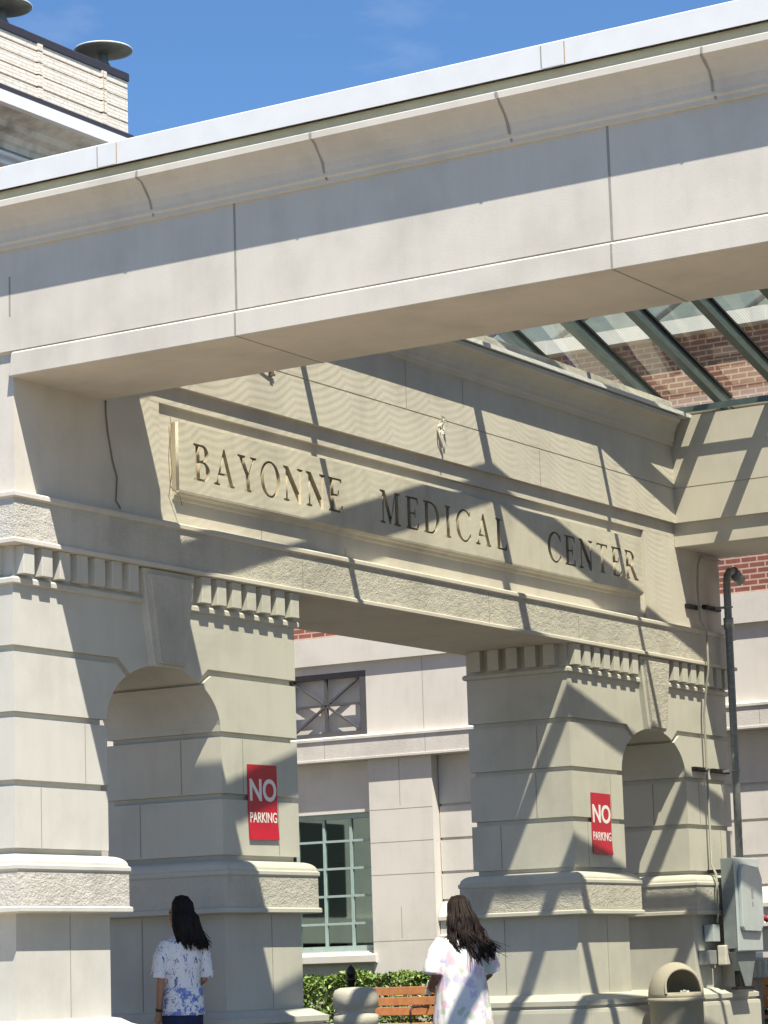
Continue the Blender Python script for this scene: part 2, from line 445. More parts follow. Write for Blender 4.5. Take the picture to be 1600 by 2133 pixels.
def wall_band(x0, x1, name):
    mb = MB()
    mb.m = 0
    mb.ring(x0, x1, YF, YB, [(.07,4.23),(.108,4.231),(.112,4.236),(.112,4.262),(.105,4.270),(.092,4.272)])
    mb.ring(x0, x1, YF, YB, [(.092,4.566),(.106,4.570),(.113,4.578),(.113,4.605),(.10,4.618),(.0,4.640)])
    mb.m = 1
    mb.ring(x0, x1, YF, YB, [(.090,4.272),(.090,4.566)])
    return mb
side = cpart(wall_band(LX0, LX1, ''), 'rough_band', [M_wall, M_rough])
cpart(wall_band(RX0, RX1, ''), 'rough_band', [M_wall, M_rough])
# fine joints in the rough band
jb = MB()
for y in (3.72, 6.9, 8.7): jb.box(.08, .0925, y-.003, y+.003, 4.275, 4.563)
for q_ in pieces(jb): cpart(q_, 'band_joint', [M_joint], side, 0, Vector(canopy.location)*0)

# ---- left (sign) wall above the band
ZB = 5.491                                         # underside of the front beam
RY0, RY1 = 1.84, 10.44
sw = MB()
FX = -.035                                          # sign field
sw.box(LX0, FX, YF+.03, YB, 4.638, ZB)
sw.box(FX, 0, YF+.03, RY0, 4.639, ZB); sw.box(FX, 0, RY1, YB, 4.639, ZB)
e = .05                                            # inner face of the upper wall stands 5 cm proud
def inner_cornice(e0):
    return [(e0,6.57),(e0+.03,6.575),(e0+.035,6.61),(e0+.055,6.625),(e0+.06,6.66),(e0+.085,6.72),(e0+.14,6.775),(e0+.205,6.80),(e0+.215,6.805),(e0+.215,6.85),(e0+.09,6.865)]
pts = []
y0i, y1i = 1.10, YB-1.10
def ipt(x, z): return (x, z, y0i+x, y1i-x)
def opt(e_, z): return (LX0-e_, z, YF-e_, YB+e_)
low = [ipt(FX,ZB), ipt(FX,5.590), ipt(0,5.5905), ipt(0,5.742), ipt(e,5.7425), ipt(e,6.112), ipt(e-.012,6.114), ipt(e-.012,6.122), ipt(e,6.124)]
low += [ipt(x, z) for x, z in inner_cornice(e)]
low += [ipt(-.12,6.875), ipt(-.12,7.0)]
outp = [opt(.19,7.03), opt(.19,6.87), opt(.08,6.868), opt(.08,6.78), opt(.21,6.77), opt(.22,6.765), opt(.22,6.722), opt(.2,6.71), opt(.12,6.65), opt(.06,6.58), opt(.03,6.50), opt(.03,6.462), opt(0,6.46), opt(0,ZB)]
sw.sweep(low + outp, 1)
signwall = cpart(sw, 'sign_wall', [M_wall])
fs = MB(); fs.box(.10, .292, 1.45, YB-1.13, 6.8655, 6.905); cpart(fs, 'edge_flashing', [M_metal_white], signwall)
fs = MB(); fs.box(-.02, .16, 1.45, YB-1.2, 6.906, 6.955); cpart(fs, 'edge_gasket', [M_dark], signwall)
fs = MB(); fs.box(-.15, .10, 1.45, YB-1.2, 6.956, 7.06); cpart(fs, 'curb', [M_frieze], signwall)
# end pieces of the recess: upper edge flush with the piers
ss = MB(); ss.box(FX, -.0005, 1.104, RY0, ZB+.0005, 5.589); ss.box(FX, -.0005, RY1, YB-1.104, ZB+.0005, 5.589)
for q_ in pieces(ss): cpart(q_, 'recess_end', [M_wall], signwall)
# upright joints on the upper wall
jj = MB()
for y, za, zb_ in ((2.9,6.13,6.56),(5.58,6.13,6.56),(8.1,5.75,6.10),(6.62,6.3,6.56),(4.6,4.645,4.74),(3.3,4.645,4.74)):
    xx = e if za > 5.6 else FX
    jj.box(xx-.004, xx+.0015, y-.004, y+.004, za, zb_)
for q_ in pieces(jj): cpart(q_, 'wall_joint', [M_joint], signwall)

# ---- right wall above the band, plain, out of the frame
rw = MB(); rw.box(RX0, RX1, YF, YB, 4.638, ZB); rw.box(RX0+.0, RX1, 1.13, YB-1.13, ZB+.001, 6.99)
cpart(rw, 'side_wall', [M_wall])

# ---- front and back beams
def beam_outer(sgn, y, xa, xb):
    def p(e_, z): return (y - sgn*e_, z, xa-e_, xb+e_)
    low = [p(-.03,5.491), p(-.03,5.672), p(-.0305,5.673), p(-.016,5.684), p(0,5.686), p(0,6.455), p(.03,6.457), p(.034,6.485), p(.05,6.50), p(.055,6.53), p(.075,6.585), p(.115,6.64), p(.175,6.695), p(.205,6.712), p(.212,6.717), p(.222,6.722), p(.222,6.767), p(.215,6.773), p(.13,6.79)]
    return low
def beam(sgn, yo, yi, cornice_inside, name):
    mb = MB()
    lo = beam_outer(sgn, yo, LX0, RX1)
    top = [(yo - sgn*(-.05), 6.80, LX0+.05, RX1-.05), (yo - sgn*(-.05), 6.98, LX0+.05, RX1-.05)]
    def q(e_, z): return (yi + sgn*e_, z, LX1+e_, RX0-e_)
    if cornice_inside:
        inn = [q(-.12,6.98), q(-.12,6.875)] + [q(x, z) for x, z in reversed(inner_cornice(e))] + [q(e,5.742), q(0,5.741), q(0,5.491)]
    else:
        ei = 0 if sgn > 0 else e
        inn = [q(-.9,6.98), q(-.9,6.91), q(-.3,6.905), q(ei,6.895), q(ei,6.124), q(ei-.012,6.122), q(ei-.012,6.114), q(ei,6.112), q(ei,5.7425), q(ei*.02,5.742), q(0,5.491)]
    mb.sweep(lo + top + inn, 0)
    # open expansion joints: dark sealant with proud beads on the face and the soffit
    mb.m = 1
    for x in (2.035, 4.995):
        a, b = sorted((yo - sgn*.0015, yo + sgn*.02)); mb.box(x-.009, x+.009, a, b, 5.69, 6.454)
        a, b = sorted((yo - sgn*.0235, yo + sgn*.02)); mb.box(x-.007, x+.007, a, b, 5.4895, 5.66)
        a, b = sorted((yo, yi)); mb.box(x-.005, x+.005, a, b, 5.4882, 5.50)
    ob = cpart(mb, name, [M_wall, M_joint])
    lp = MB(); lp.sweep([(yo+sgn*.0295, 5.4905, LX1, RX0), (yo-sgn*.022, 5.4905, LX1, RX0), (yo-sgn*.022, 5.660, LX1+.02, RX0-.02), (yo-sgn*.010, 5.6715, LX1+.03, RX0-.03), (yo+sgn*.0295, 5.6715, LX1+.03, RX0-.03)], 0)
    cpart(lp, 'beam_lip', [M_wall], ob, .004)
    vj = MB(); a, b = sorted((yo - sgn*.0015, yo + sgn*.02)); vj.box(-.012, .004, a, b, 5.95, 6.25); cpart(vj, 'beam_joint', [M_joint], ob)
    # olive fascia band and white metal coping
    f = MB()
    def fp(e_, z): return (yo - sgn*e_, z, LX0-e_, RX1+e_)
    f.sweep([fp(.131,6.791), fp(.131,6.868), fp(-.04,6.868), fp(-.04,6.791)], 0)
    cpart(f, 'fascia_band', [M_olive], ob)
    c = MB()
    c.sweep([fp(.17,6.868), fp(.195,6.862), fp(.195,7.028), fp(.185,7.036), fp(-.9,7.05), fp(-.9,6.985), fp(.17,6.985)], 0)
    cob = cpart(c, 'coping', [M_metal_white], ob)
    for x in (1.065, 4.72, 8.0):       # lapped cover plates over the coping joints
        a, b = sorted((yo - sgn*.19, yo - sgn*.1968)); pb = MB(); pb.box(x-.082, x+.082, a, b, 6.866, 7.027); cpart(pb, 'cover_plate', [M_metal_white], ob)
        for dx, m_ in ((-.086, M_joint), (.086, M_rust)):
            a, b = sorted((yo - sgn*.19, yo - sgn*.1962)); pb = MB(); pb.box(x+dx-.005, x+dx+.005, a, b, 6.87, 7.02); cpart(pb, 'plate_edge', [m_], ob)
    return ob
fb = beam(1, YF, 1.10, False, 'front_beam')
# joints of the cornice stones
cj = MB()
for x in (-.13, 1.35, 2.836, 4.306, 5.787, 7.26):
    prof = [(.03,6.47),(.055,6.53),(.075,6.585),(.115,6.64),(.175,6.695),(.212,6.717),(.2225,6.722),(.2225,6.767)]
    n_ = len(prof); rj = random.Random(int(x*100))
    wb_ = [rj.uniform(-.008, .008) for _ in prof]; ww = [rj.uniform(.006, .012) for _ in prof]
    k = cj.add([(x+wb_[i]+sg*ww[i], -e_-.003, z_) for sg in (-1, 1) for i, (e_, z_) in enumerate(prof)])
    for i in range(n_-1): cj.face([k+i, k+n_+i, k+n_+i+1, k+i+1])
for q_ in pieces(cj): cpart(q_, 'cornice_joint', [M_joint], fb)
beam(-1, YB, YB-1.10, False, 'back_beam')
# ---- side coping on the left wall
c = MB(); c.box(LX0-.195, LX0+.3, YF+.9, YB-.9, 7.031, 7.045); cpart(c, 'side_coping', [M_metal_white])

# ---------------------------------------------------------------- carved letters
def arc(cx, cy, rx, ry, a0, a1, n=14): return [(cx+rx*math.cos(R(a0+(a1-a0)*i/n)), cy+ry*math.sin(R(a0+(a1-a0)*i/n))) for i in range(n+1)]
T, t, sf, sh = .165, .06, .07, .05      # thick stem, hairline, serif reach, serif height
def glyph(ch):
    if ch == 'I':
        w = T+2*sf; a, b = sf, sf+T
        return w, [[(0,0),(w,0),(w,sh),(b,sh*1.6),(b,1-sh*1.6),(w,1-sh),(w,1),(0,1),(0,1-sh),(a,1-sh*1.6),(a,sh*1.6),(0,sh)]]
    if ch in 'EL':
        w = .62 if ch == 'E' else .6; a, b = sf, sf+T
        bot = [(0,0),(w,0),(w+.03,.22),(w-.02,.22),(w-.10,t),(b,t)]
        mid = [] if ch == 'L' else [(b,.50-t/2),(w-.20,.50-t/2),(w-.18,.38),(w-.14,.38),(w-.14,.66),(w-.18,.66),(w-.20,.50+t/2),(b,.50+t/2)]
        top = [(b,1-t),(w-.10,1-t),(w-.04,.80),(w+.0,.80),(w-.01,1),(0,1)] if ch == 'E' else [(b,1-sh*1.6),(b+sf,1-sh),(b+sf,1),(0,1)]
        return w, [bot+mid+top+[(0,1-sh),(a,1-sh*1.6),(a,sh*1.6),(0,sh)]]
    if ch == 'T':
        w = .70; c = w/2; a, b = c-T/2, c+T/2
        return w, [[(a-sf,0),(b+sf,0),(b+sf,sh),(b,sh*1.6),(b,1-t),(w-.10,1-t),(w-.04,.77),(w,.77),(w-.01,1),(.01,1),(0,.77),(.04,.77),(.10,1-t),(a,1-t),(a,sh*1.6),(a-sf,sh)]]
    if ch == 'N':
        w = .86; l0, l1 = .10, .10+t*1.1; q0, q1 = w-.10-t*1.1, w-.10
        return w, [[(0,0),(l1+.09,0),(l1+.09,sh),(l1,sh*1.5),(l1,.72),(q0-.06,-.02),(q1,-.02),(q1,1-sh*1.5),(w,1-sh),(w,1),(q0-.09,1),(q0-.09,1-sh),(q0,1-sh*1.5),(q0,.27),(.215,1),(0,1),(0,1-sh),(l0,1-sh*2),(l0,sh*1.5),(0,sh)]]
    if ch == 'M':
        w = 1.0; l0, l1 = .11, .11+t; q0, q1 = w-.11-T, w-.11; c = .49
        return w, [[(0,0),(l1+.09,0),(l1+.09,sh),(l1,sh*1.5),(l1+.01,.80),(c-.04,.0),(c+.01,.0),(q0,.80),(q0,sh*1.5),(q0-.07,sh),(q0-.07,0),(w,0),(w,sh),(q1,sh*1.5),(q1,1-sh*1.5),(w-.02,1-sh),(w-.02,1),(q0,1),(c+.045,.24),(.24,1),(0,1),(0,1-sh),(l0,1-sh*1.8),(l0,sh*1.5),(0,sh)]]
    if ch == 'A':
        w = .84; c = .40
        out = [(0,0),(.25,0),(.25,sh),(.165,sh*1.5),(.235,.29),(.54,.29),(.61,sh*1.5),(.53,sh),(.53,0),(w,0),(w,sh),(.775,sh*1.5),(.455,1.02),(.40,1.02),(.095,sh*1.5),(0,sh)]
        return w, [out, [(.258,.29+t),(.52,.29+t),(.385,.80)]]
    if ch == 'Y':
        w = .80; a, b = .33, .33+T
        return w, [[(a-sf,0),(b+sf,0),(b+sf,sh),(b,sh*1.6),(b,.44),(.70,1-sh*1.5),(w,1-sh),(w,1),(.53,1),(.53,1-sh),(.625,1-sh*1.5),(.445,.53),(.245,1-sh*1.5),(.33,1-sh),(.33,1),(0,1),(0,1-sh),(.07,1-sh*1.5),(a,.44),(a,sh*1.6),(a-sf,sh)]]
    if ch == 'O':
        return .86, [arc(.43,.5,.43,.52,0,356,40), arc(.43,.5,.43-T*.95,.52-t,0,356,40)]
    if ch == 'C':
        o = arc(.45,.5,.45,.52,48,312,34); i = arc(.47,.5,.45-T*.9,.52-t,-46,-314,34)
        return .78, [o + [(.76,.03),(.79,.26),(.755,.26)] + i + [(.755,.72),(.79,.72),(.775,.97),(.74,.97)]]
    if ch == 'D':
        a, b = sf, sf+T
        out = [(0,0)] + [(.32,0)] + arc(.34,.5,.48,.5,-85,85,26) + [(.32,1),(0,1),(0,1-sh),(a,1-sh*1.6),(a,sh*1.6),(0,sh)]
        return .83, [out, [(b,t)] + arc(.33,.5,.48-T*.95,.5-t,-80,80,24) + [(b,1-t)]]
    if ch in 'BPR':
        a, b = sf, sf+T
        if ch == 'B':
            out = [(0,0),(.36,0)] + arc(.38,.27,.27,.27,-85,72,16) + arc(.36,.765,.235,.235,-68,85,16) + [(.34,1),(0,1),(0,1-sh),(a,1-sh*1.6),(a,sh*1.6),(0,sh)]
            return .66, [out, [(b,t)] + arc(.36,.275,.27-T*.9,.275-t,-80,80,14) + [(b,.55-t)], [(b,.55)] + arc(.34,.76,.235-T*.85,.21-t*.6,-80,80,14) + [(b,1-t)]]
        out = [(0,0),(b+sf,0),(b+sf,sh),(b,sh*1.6),(b,.44),(.33,.44),(.60,0),(.88,0),(.88,sh),(.79,sh*1.6),(.50,.47)] + arc(.36,.735,.265,.265,-55,85,18) + [(.34,1),(0,1),(0,1-sh),(a,1-sh*1.6),(a,sh*1.6),(0,sh)]
        return .84, [out, [(b,.44+t)] + arc(.34,.735,.265-T*.85,.265-t*1.2,-75,80,14) + [(b,1-t)]]
PY0, PY1, PZ0, PZ1, PX = 2.04, 10.30, 4.905, 5.462, .040
cu = bpy.data.curves.new('sign_face', 'CURVE'); cu.dimensions = '2D'; cu.fill_mode = 'BOTH'; cu.extrude = .015
def spline(pts):
    s = cu.splines.new('POLY'); s.points.add(len(pts)-1); s.use_cyclic_u = True
    for p, q in zip(s.points, pts): p.co = (q[0], q[1], 0, 1)
spline([(PY0,PZ0),(PY1,PZ0),(PY1,PZ1),(PY0,PZ1)])
LH, BASE = .300, 5.016
for word, ya, yb in (('BAYONNE', 2.245, 4.455), ('MEDICAL', 5.085, 7.385), ('CENTER', 8.215, 10.185)):
    gl = [glyph(c) for c in word]
    WX_ = 1.16; tot = sum(w for w, _ in gl)*LH*WX_; gap = (yb-ya-tot)/(len(word)-1); y = ya
    for ch, (w, loops) in zip(word, gl):
        sc = LH*WX_
        for lp in loops: spline([(y+q[0]*sc, BASE+q[1]*LH) for q in lp])
        y += w*LH*WX_ + gap
co = bpy.data.objects.new('tmp', cu); COL.objects.link(co)
dg = bpy.context.evaluated_depsgraph_get()
me = bpy.data.meshes.new_from_object(co.evaluated_get(dg)); bpy.data.objects.remove(co)
for v in me.vertices:
    u, w, d = v.co; v.co = (PX-.015+d, u, w)
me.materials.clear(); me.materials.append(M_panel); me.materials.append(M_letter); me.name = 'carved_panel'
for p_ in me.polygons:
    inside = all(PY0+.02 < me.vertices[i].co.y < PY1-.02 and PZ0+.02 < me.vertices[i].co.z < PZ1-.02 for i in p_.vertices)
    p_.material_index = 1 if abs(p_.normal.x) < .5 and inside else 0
pan = bpy.data.objects.new('carved_panel', me); COL.objects.link(pan); pan.parent = signwall
bm = bmesh.new(); bm.from_mesh(me); bmesh.ops.recalc_face_normals(bm, faces=bm.faces); bm.to_mesh(me); bm.free()
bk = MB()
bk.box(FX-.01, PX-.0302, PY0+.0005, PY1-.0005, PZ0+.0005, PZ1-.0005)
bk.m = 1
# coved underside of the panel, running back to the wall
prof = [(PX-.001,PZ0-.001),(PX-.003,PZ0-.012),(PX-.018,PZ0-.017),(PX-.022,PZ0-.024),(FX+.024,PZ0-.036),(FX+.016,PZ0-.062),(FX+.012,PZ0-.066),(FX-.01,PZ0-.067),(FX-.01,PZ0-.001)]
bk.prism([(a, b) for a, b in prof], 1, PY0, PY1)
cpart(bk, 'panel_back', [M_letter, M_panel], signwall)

# ---------------------------------------------------------------- skylight
sky_l = thing('skylight_roof', 'green framed sloping glass skylight roof over the canopy', 'skylight', (3.5, 6.14, 7))
SO = Vector(sky_l.location)
YR, ZR, SL = 6.09, 8.48, .29
DEP = .165
def zr(y): return ZR - SL*abs(y-YR)
XS0, XS1 = -1.0, 8.05
def spart(mb, name, mats, parent=None, bevel=0):
    o = mb.build(name, mats, parent or sky_l, bevel)
    if parent is None: o.location = -SO
    return o
YE0, YE1 = .85, 11.40
xk = [-.93+.745*k for k in range(0, 12)]
for x in xk:
    mb = MB()
    poly = [(YE0-.1, zr(YE0-.1)), (YR, ZR), (YE1+.1, zr(YE1+.1)), (YE1+.1, zr(YE1+.1)+DEP), (YR, ZR+DEP), (YE0-.1, zr(YE0-.1)+DEP)]
    mb.prism(poly, 0, x, x+.09)
    ra = spart(mb, 'rafter', [M_green])
    g = MB()
    for sgn in (-1, 1):       # black gasket along the glass edge
        ya, yb = YR+sgn*.1, YR+sgn*(YE1-YR)
        g.prism([(ya, zr(ya)+DEP-.03), (yb, zr(yb)+DEP-.03), (yb, zr(yb)+DEP-.004), (ya, zr(ya)+DEP-.004)], 0, x+.0905, x+.115)
    spart(g, 'gasket', [M_dark], ra)
rm = MB(); rm.box(XS0, XS1, YR-.04, YR+.04, ZR-.03, ZR+DEP-.002); spart(rm, 'ridge_beam', [M_green])
for sgn in (-1, 1):
    yp = YR + sgn*2.78
    pm = MB(); pm.prism([(yp-.03, zr(yp-.03)+.085), (yp+.03, zr(yp+.03)+.085), (yp+.03, zr(yp+.03)+DEP-.003), (yp-.03, zr(yp-.03)+DEP-.003)], 0, XS0, XS1)
    spart(pm, 'purlin', [M_green])
    ys = YR + sgn*4.885
    sm = MB(); a, b = (10.965, 10.99) if sgn > 0 else (1.03, 1.085); sm.box(XS0, XS1, a, b, 6.897, 6.96); spart(sm, 'eave_sill', [M_green])
    for x0, x1 in zip(xk, xk[1:]):
        gm = MB(); y1 = YR+sgn*(YE1+.1-YR)
        k = gm.add([(x0+.09, YR, ZR+DEP-.01), (x1, YR, ZR+DEP-.01), (x1, y1, zr(y1)+DEP-.01), (x0+.09, y1, zr(y1)+DEP-.01)]); gm.face([k, k+1, k+2, k+3])
        spart(gm, 'glass_pane', [M_glass])

# ---------------------------------------------------------------- main building behind
FYp = 15.2
mb_root = thing('main_building', 'pale stone and red brick main building behind the canopy', 'building', (0, FYp, 0))
def bpart(mb, name, mats, parent=None, bevel=0):
    o = mb.build(name, mats, parent or mb_root, bevel)
    if parent is None: o.location = -Vector(mb_root.location)
    return o
FX0, FX1 = -17, 22
FB = 16.6
# window openings
UW = (-7.78, -6.49, 4.165, 5.01); LW = (-8.60, -6.49, 1.36, 3.16)
st = MB()
def wallpiece(y, x0, x1, z0, z1): st.box(x0, x1, y, FB, z0, z1)
# recess plane (rusticated courses)
YRc = 15.36
def rust(x0, x1):
    zz = [0, .72, .735, 1.14, 1.155, 1.48]
    z = [(0,1.46),(1.98,2.30),(2.335,2.73),(2.765,3.165),(3.20,3.828)]
    for a, b in z: st.box(x0, x1, YRc, FB, a, b)
    st.box(x0, x1, YRc+.03, FB-.01, 1.4, 3.9)
    for prof in ([(.0,1.4605),(.10,1.465),(.11,1.475),(.11,1.515),(.08,1.525),(.08,1.70),(.12,1.705),(.12,1.75),(.10,1.80),(.04,1.90),(0,1.945)],):
        st.prism([(YRc-e_, z_) for e_, z_ in prof] + [(FB-.02,1.945),(FB-.02,1.4605)], 0, x0+.001, x1-.001)
rust(-5.52, FX1)
# pilaster beside the window
st.box(-6.49, -5.53, FYp, FB, 0, 3.829)
# around and below the lower window
st.box(FX0, LW[1]-.001, FYp+.12, FB, 0, LW[2]); st.box(FX0, LW[1]-.001, FYp+.12, FB, LW[3], 3.828); st.box(FX0, LW[0], FYp+.12, FB, LW[2], LW[3])
# panel storey
st.box(UW[1], FX1, FYp, FB, 4.16, 5.12); st.box(FX0, UW[0], FYp, FB, 4.16, 5.12)
st.box(UW[0], UW[1], FYp, FB, 5.012, 5.12)
st.box(UW[0], UW[1], FYp+.3, FB, 4.16, 5.012)
stone = bpart(st, 'stone_wall', [M_stone])
bb = MB(); bb.prism([(FYp-.10,3.83),(FYp-.11,3.835),(FYp-.11,3.862),(FYp-.10,3.866),(FYp-.10,4.10),(FYp-.12,4.105),(FYp-.12,4.135),(FYp-.09,4.158),(FB-.01,4.159),(FB-.01,3.83)], 0, FX0, FX1)
bpart(bb, 'belt_course', [M_stone_rough])
wb = MB(); wb.box(FX0, FX1, FYp-.07, FB, 5.121, 5.485); bpart(wb, 'stone_string_course', [M_stone])
br = MB(); br.box(FX0, FX1, FYp-.005, FB, 5.486, 8.80); bpart(br, 'brick_wall', [M_brick])
cp = MB(); cp.box(FX0, FX1, FYp-.16, FB+.1, 8.801, 8.985)
for x in (-.55, -3.6, 2.4): cp.box(x-.09, x+.09, FYp-.164, FYp-.1, 8.799, 8.99)
bpart(cp, 'parapet_coping', [M_metal_white])
rl = MB(); rl.prism([(FYp+.5,8.99),(FYp+3.2,10.4),(FYp+3.2,8.99)], 0, FX0, FX1)
bpart(rl, 'green_backdrop', [M_backdrop])  # added slope, coloured to imitate greenish sky seen through the upper panes
rb = MB()
for k in range(22):
    x = FX0+.4+1.4*k
    rb.prism([(FYp+.5,9.0),(FYp+3.2,10.41),(FYp+3.2,10.47),(FYp+.5,9.06)], 0, x, x+.05)
for q_ in pieces(rb): bpart(q_, 'backdrop_seam', [M_frame_dark])
# stone joints
jt = MB()
for x, y, z0, z1 in ((-5.62,FYp,4.17,5.11),(-4.7,FYp,4.17,5.11),(-1.9,FYp,4.17,5.11),(-.2,FYp,4.17,5.11),(1.4,FYp,4.17,5.11),(-6.02,FYp,3.20,3.82),(-6.05,FYp,1.5,1.9),(-7.1,FYp-.10,3.87,4.09),(-5.55,FYp-.10,3.87,4.09),(-.85,FYp-.1,3.87,4.09)):
    jt.box(x-.004, x+.004, y-.0015, y+.02, z0, z1)
for z in (3.165, 2.32, 1.47, 1.05, 2.74):
    jt.box(-6.488, -5.532, FYp-.0015, FYp+.02, z-.004, z+.004)
for q_ in pieces(jt): bpart(q_, 'stone_joint', [M_joint], stone)
# square lattice window
x0, x1, z0, z1 = UW
lw = MB(); yy = FYp+.03
for a, b, c_, d in ((x0,x1,z1-.07,z1-.001),(x0,x1,z0+.001,z0+.06),(x0+.0,x0+.09,z0+.061,z1-.071),(x1-.10,x1-.001,z0+.061,z1-.071)): lw.box(a, b, yy-.03, yy+.06, c_, d)
cx, cz = (x0+x1)/2, (z0+z1)/2
lw.box(cx-.018, cx+.018, yy-.02, yy+.03, z0+.06, z1-.07); lw.box(x0+.09, x1-.1, yy-.018, yy+.028, cz-.014, cz+.014)
for sx in (-1, 1):
    p0 = Vector((cx-sx*(x1-x0-.2)/2, yy, z0+.06)); p1 = Vector((cx+sx*(x1-x0-.2)/2, yy, z1-.07)); d = (p1-p0).normalized(); nn = Vector((-d.z,0,d.x))*.013
    k = lw.add([p0+nn+Vector((0,-.022,0)),p0-nn+Vector((0,-.022,0)),p1-nn+Vector((0,-.022,0)),p1+nn+Vector((0,-.022,0)),p0+nn+Vector((0,.02,0)),p0-nn+Vector((0,.02,0)),p1-nn+Vector((0,.02,0)),p1+nn+Vector((0,.02,0))])
    for q in ((0,1,2,3),(7,6,5,4),(0,4,5,1),(1,5,6,2),(2,6,7,3),(3,7,4,0)): lw.face([k+i for i in q])
wf = bpart(lw, 'lattice_window', [M_frame_dark])
gp = MB(); gp.box(x0+.05, x1-.05, FYp+.115, FYp+.13, z0+.01, z1-.02); bpart(gp, 'window_panel', [M_stone], wf)
# tall gridded window
x0, x1, z0, z1 = LW
fr = MB(); yy = FYp+.2
for a, b, c_, d in ((x0,x1,z1-.07,z1-.001),(x0,x1,z0+.001,z0+.07),(x0,x0+.06,z0+.071,z1-.071),(x1-.06,x1-.001,z0+.071,z1-.071)): fr.box(a, b, yy-.03, yy+.05, c_, d)
nx = 5
for k in range(1, nx): xx = x0+(x1-x0)*k/nx; fr.box(xx-.018, xx+.018, yy-.015, yy+.03, z0+.07, z1-.07)
for k in range(1, 5): zz = z0+(z1-z0)*k/5; fr.box(x0+.06, x1-.06, yy-.013, yy+.028, zz-.015, zz+.015)
w2 = bpart(fr, 'grid_window', [M_frame_green])
gp = MB(); gp.box(x0+.02, x1-.02, yy+.008, yy+.014, z0+.02, z1-.02); bpart(gp, 'window_pane', [M_wglass], w2)
dk = MB(); dk.box(x0-1.2, x1+.3, FYp+1.2, FYp+1.25, z0-.4, z1+.3); dk.box(x0-1.2, x0-1.15, FYp+.3, FYp+1.2, z0-.4, z1+.3); dk.box(x1+.25, x1+.3, FYp+.3, FYp+1.2, z0-.4, z1+.3); bpart(dk, 'room_lining', [M_room], w2)
bl = MB(); bl.box(x0+.9, x1-.5, FYp+.9, FYp+.95, z0, z1-.6); bpart(bl, 'room_partition', [M_darkroom], w2)
sl = MB(); sl.prism([(FYp-.03,1.20),(FYp-.06,1.215),(FYp-.06,1.30),(FYp+.16,1.352),(FYp+.16,1.20)], 0, x0-.05, x1+.06); bpart(sl, 'window_sill', [M_stone], w2)

# ---------------------------------------------------------------- taller wing on the left
wing = thing('hospital_wing', 'tall cream brick wing with dark coping and corroded cornice', 'building', (-10.3, 8, 0))
WO = Vector(wing.location)
def wpart(mb, name, mats, parent=None, bevel=0):
    o = mb.build(name, mats, parent or wing, bevel)
    if parent is None: o.location = -WO
    return o
WX = -10.3; WY0, WY1 = -4.0, 15.3
pm = MB()
zc = [13.09, 13.235, 13.265, 13.415, 13.44, 13.59, 13.615, 13.755, 13.78, 13.875]
for a, b in zip(zc[0::2], zc[1::2]): pm.box(WX-6, WX, WY0, WY1, a, b)
pm.box(WX-5.97, WX-.03, WY0+.03, WY1-.03, 13.05, 13.87)
wpart(pm, 'parapet', [M_cream])
pl = MB(); pl.m = 0
for y in (13.27, 14.72): 
    for a, b in zip(zc[0::2], zc[1::2]): pl.box(WX-.02, WX+.035, y-.05, y+.05, a, b)
for q_ in pieces(pl): wpart(q_, 'parapet_rib', [M_cream])
rs = MB(); rs.box(WX, WX+.0375, 14.685, 14.70, 13.27, 13.87); wpart(rs, 'rust_stain', [M_rust])
cc = MB(); cc.ring(WX-6, WX, WY0, WY1, [(.015,13.876),(.02,13.885),(.02,13.985),(.01,14.0)]); wpart(cc, 'dark_coping', [M_coping_dark])
fl = MB(); fl.ring(WX-6, WX, WY0, WY1, [(.06,12.985),(.06,13.07),(.01,13.089)]); wpart(fl, 'dark_flashing', [M_coping_dark])
wf_ = MB(); wf_.ring(WX-6, WX, WY0, WY1, [(.08,12.80),(.10,12.805),(.10,12.975),(.05,12.984)]); wpart(wf_, 'white_fascia', [M_metal_white])
fz = MB(); fz.ring(WX-6, WX, WY0, WY1, [(-.55,12.47),(-.55,12.55),(-.50,12.57),(-.46,12.64),(-.30,12.66),(-.26,12.73),(-.05,12.78),(0,12.799)]); wpart(fz, 'corroded_cornice', [M_frieze])
wm = MB(); wm.ring(WX-6, WX, WY0, WY1, [(-.62,12.22),(-.50,12.225),(-.50,12.27),(-.58,12.29),(-.58,12.34),(-.48,12.35),(-.48,12.39),(-.6,12.469)]); wpart(wm, 'white_moulding', [M_metal_white])
wbk = MB(); wbk.box(WX-5.35, WX-.65, WY0+.65, WY1-.65, 5.5, 12.25); wpart(wbk, 'brick_wall', [M_brick])
wbk = MB(); wbk.box(WX-5.3, WX-.60, WY0+.6, WY1-.6, 0, 5.4995); wpart(wbk, 'stone_base', [M_stone])
wl_ = MB(); wl_.box(WX-.61, WX-.48, WY0+.6, WY1-.6, 1.55, 1.93); wpart(wl_, 'reflected_ledge', [M_stone])  # unseen ledge, added to give the gridded window something to reflect
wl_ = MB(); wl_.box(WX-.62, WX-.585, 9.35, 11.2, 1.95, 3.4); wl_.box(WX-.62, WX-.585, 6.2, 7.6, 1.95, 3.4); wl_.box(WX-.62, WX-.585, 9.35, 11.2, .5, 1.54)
for q_ in pieces(wl_): wpart(q_, 'window', [M_darkroom])  # unseen dark panels, added to vary the reflection in the gridded window
